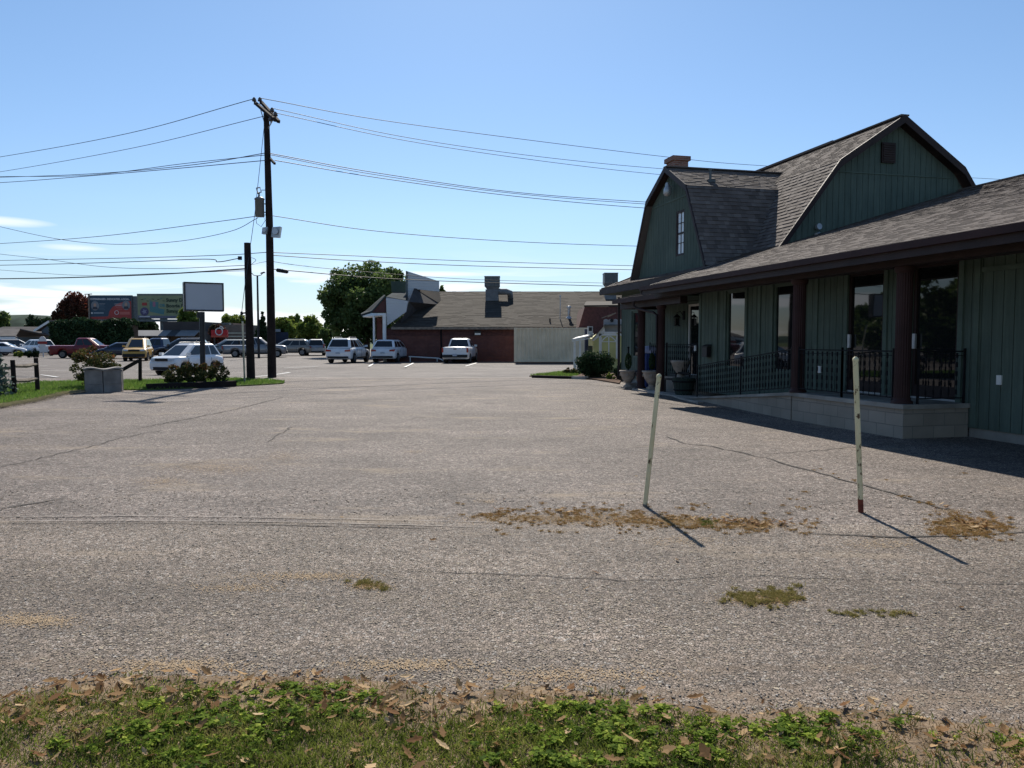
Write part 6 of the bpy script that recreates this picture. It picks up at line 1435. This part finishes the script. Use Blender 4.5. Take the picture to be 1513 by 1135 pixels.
t,g=urn('stone urn nearer the brown columns, right of its twin',963,577.5,549,1.04);topiary('slim dark topiary growing in the nearer stone urn',t,g,1.1,.12,.52)
mb=MB();g=G(945,573);mb.rbox(g[0],g[1]+.1,.0,.17,.62,.42,-.2);mb.build('stone_step',M['concrete'],origin=g,label='low concrete block between the two stone urns',cat='step')
mb=MB();g=G(945,566);mb.lathe([(.10,0),(.12,.2),(.16,.36),(.16,.4),(.13,.4)],g,16);mb.build('clay_pot',m_basic('brown clay pot',(.20,.12,.09),.8,.2,4,.3,30),origin=g,label='brown pot standing behind the two stone urns',cat='planter')
# blue bin with pale dome lid
g=W(13.2,1.4,.05);t=thing('blue_bin','tall blue bin with a pale domed lid behind the porch columns','bin',g)
mb=MB();
prof=[];
mb.prism([(g[0]+.34*math.cos(2*math.pi*(i+.5)/8),g[1]+.34*math.sin(2*math.pi*(i+.5)/8),g[2]) for i in range(8)],(0,0,1.12));mb.build('body',m_basic('blue plastic',(.03,.07,.27),.45,.15,2,.05,20),t)
mb=MB();mb.lathe([(.36,1.13),(.35,1.2),(.26,1.30),(.12,1.36),(.02,1.37)],g,16);mb.build('lid',m_basic('pale lilac lid',(.55,.55,.72),.35,.1,3,0,20),t)
# porch planters
t,g=urn('dim stone urn under the entrance railing, right of the columns',0,0,0,.9) if False else (None,None)
o=thing('stone_urn','dim stone urn in the shade under the entrance railing','planter',W(10.75,1.35,.05),group='stone urns by the entrance')
mb=MB();mb.lathe([(.2,0),(.12,.1),(.1,.2),(.2,.32),(.27,.5),(.3,.55),(.3,.6),(.24,.6)],(0,0,.35),20);mb.lathe([(.22,0),(.22,.34)],(0,0,0),12);mb.build('bowl',stone,o,local=True)
o=thing('barrel_planter','dark green slatted tub planter at the corner of the shop wall','planter',W(9.62,.9,.05))
mb=MB();n=20;
for i in range(n):
    a=2*math.pi*i/n;b=2*math.pi*(i+.9)/n
    mb.hexa([(.24*math.cos(a),.24*math.sin(a),0),(.24*math.cos(b),.24*math.sin(b),0),(.22*math.cos(b),.22*math.sin(b),0),(.22*math.cos(a),.22*math.sin(a),0),(.33*math.cos(a),.33*math.sin(a),.48),(.33*math.cos(b),.33*math.sin(b),.48),(.30*math.cos(b),.30*math.sin(b),.48),(.30*math.cos(a),.30*math.sin(a),.48)])
mb.build('tub',m_basic('dark green tub',(.022,.036,.03),.8,.25,5,.3,30),o,local=True)
mb=MB();mb.lathe([(.27,.12),(.285,.12),(.295,.16),(.28,.16)],(0,0,0),20);mb.lathe([(.315,.36),(.33,.36),(.34,.40),(.32,.40)],(0,0,0),20);mb.lathe([(.30,.44),(.02,.45)],(0,0,0),20);mb.build('hoop',M['iron'],o,local=True)
o=thing('porch_bench','low black iron bench in front of the entrance wall','bench',W(10.1,1.0,.05))
mb=MB();p=lambda s,d,z:tuple(Vector(W(9.95+s,1.15+d,.05+z))-Vector((0,0,0)))
mb=MB();mb.ab(9.95,10.85,.85,1.25,.42,.46);mb.build('seat',M['iron'],o)
for a_ in (9.98,10.82):
    for b_ in (.88,1.22): mb=MB();mb.ab(a_-.02,a_+.02,b_-.02,b_+.02,.05,.42);mb.build('leg',M['iron'],o)
mb=MB();mb.ab(9.95,10.85,1.23,1.26,.60,.66);mb.ab(9.95,9.98,1.23,1.26,.46,.60);mb.ab(10.82,10.85,1.23,1.26,.46,.6);mb.build('backrest',M['iron'],o)
mb=MB();g=W(13.4,.75,.05);mb.tube([g,(g[0],g[1],1.35)],.025,8);mb.lathe([(.03,0),(.045,.02),(.03,.05)],(g[0],g[1],1.34),8);mb.build('hand_post',M['iron'],origin=g,label='thin black post with a pale knob left of the first brown column',cat='post')
# ---------------------------------------------------------------- camera, light, sky
cd=bpy.data.cameras.new('camera');cam=bpy.data.objects.new('camera',cd);COL.objects.link(cam);scene.camera=cam
cam.location=(0,0,H);cam.rotation_euler=(math.pi/2-TH,0,0);cd.sensor_width=36;cd.lens=36*F/1513;cd.clip_end=3000;cd.clip_start=.05
SUN_EL=math.radians(40.5);SUN_AZ=math.radians(-2.6)   # azimuth from +Y toward +X
sd=Vector((math.sin(SUN_AZ)*math.cos(SUN_EL),math.cos(SUN_AZ)*math.cos(SUN_EL),math.sin(SUN_EL)))
l=bpy.data.lights.new('sun','SUN');l.energy=4.9;l.angle=math.radians(.53);l.color=(1,.93,.82)
so=bpy.data.objects.new('sun',l);COL.objects.link(so);so.rotation_euler=sd.to_track_quat('Z','Y').to_euler();so.location=(0,0,60)
w=bpy.data.worlds.new('World');scene.world=w;w.use_nodes=True;nt=w.node_tree;nt.nodes.clear()
N_=lambda ty:nt.nodes.new(ty)
sky=N_('ShaderNodeTexSky');sky.sky_type='NISHITA';sky.sun_disc=False;sky.sun_elevation=SUN_EL;sky.sun_rotation=SUN_AZ
sky.air_density=1.0;sky.dust_density=.15;sky.ozone_density=2.2;sky.altitude=100
bg=N_('ShaderNodeBackground');bg.inputs['Strength'].default_value=.090
tc=N_('ShaderNodeTexCoord');sx=N_('ShaderNodeSeparateXYZ');nt.links.new(tc.outputs['Generated'],sx.inputs[0])
def mth(op,a,b=None,c=None):
    m=N_('ShaderNodeMath');m.operation=op
    for i,x in enumerate((a,b,c)):
        if x is None:continue
        if isinstance(x,(int,float)):m.inputs[i].default_value=x
        else:nt.links.new(x,m.inputs[i])
    return m.outputs[0]
az=mth('ARCTAN2',sx.outputs[0],sx.outputs[1])
cb=N_('ShaderNodeCombineXYZ');nt.links.new(mth('MULTIPLY',az,3.3),cb.inputs[0]);nt.links.new(mth('MULTIPLY',sx.outputs[2],26),cb.inputs[1])
no=N_('ShaderNodeTexNoise');no.inputs['Scale'].default_value=1.15;no.inputs['Detail'].default_value=7;no.inputs['Roughness'].default_value=.52;no.inputs['Distortion'].default_value=.5;nt.links.new(cb.outputs[0],no.inputs['Vector'])
def rmp(fac,st):
    r=N_('ShaderNodeValToRGB');e=r.color_ramp.elements
    while len(e)<len(st):e.new(.5)
    for i,(p,c) in enumerate(st):e[i].position=p;e[i].color=(c,c,c,1)
    nt.links.new(fac,r.inputs[0]);return r.outputs[0]
cl=rmp(no.outputs['Fac'],[(.49,0),(.585,1)])
band=rmp(sx.outputs[2],[(0,.9),(.07,1.),(.10,.12),(.13,0)])
left=rmp(mth('MULTIPLY_ADD',az,.7,.5),[(0,1),(.50,1),(.62,.5),(1,.4)])
msk=mth('MULTIPLY',mth('MULTIPLY',cl,band),left)
for (a0_,z0_,wa,wz) in ((-.585,.127,.060,.0062),(-.512,.1035,.046,.0050),(-.50,.0585,.05,.0045),(-.10,.085,.09,.004)):
    e1_=mth('DIVIDE',mth('SUBTRACT',az,a0_),wa);e2_=mth('DIVIDE',mth('SUBTRACT',sx.outputs[2],z0_),wz)
    e3_=mth('ADD',mth('MULTIPLY',e1_,e1_),mth('MULTIPLY',e2_,e2_));e4_=mth('ADD',e3_,mth('MULTIPLY_ADD',no.outputs['Fac'],2.4,-1.2))
    msk=mth('MAXIMUM',msk,rmp(e4_,[(0,.85),(.95,0)]))
mx=N_('ShaderNodeMix');mx.data_type='RGBA';nt.links.new(mth('MULTIPLY',msk,.8),mx.inputs[0]);
tint=N_('ShaderNodeMix');tint.data_type='RGBA';tint.blend_type='MULTIPLY';tint.inputs[0].default_value=1;nt.links.new(sky.outputs[0],tint.inputs[6])
tr=N_('ShaderNodeValToRGB');e=tr.color_ramp.elements;e[0].position=0;e[0].color=(.63,.68,.83,1);e[1].position=.45;e[1].color=(.86,.98,1.04,1);e2=e.new(.16);e2.color=(.83,.90,.99,1)
nt.links.new(sx.outputs[2],tr.inputs[0]);nt.links.new(tr.outputs[0],tint.inputs[7])
nt.links.new(tint.outputs[2],mx.inputs[6]);mx.inputs[7].default_value=(9.3,9.5,10.2,1)
nt.links.new(mx.outputs[2],bg.inputs['Color'])
ow=N_('ShaderNodeOutputWorld');nt.links.new(bg.outputs[0],ow.inputs[0])
vs_=scene.view_settings;vs_.view_transform='Standard';vs_.look='None';vs_.exposure=.45;vs_.gamma=1
scene.cycles.use_denoising=True
scene.cycles.max_bounces=6
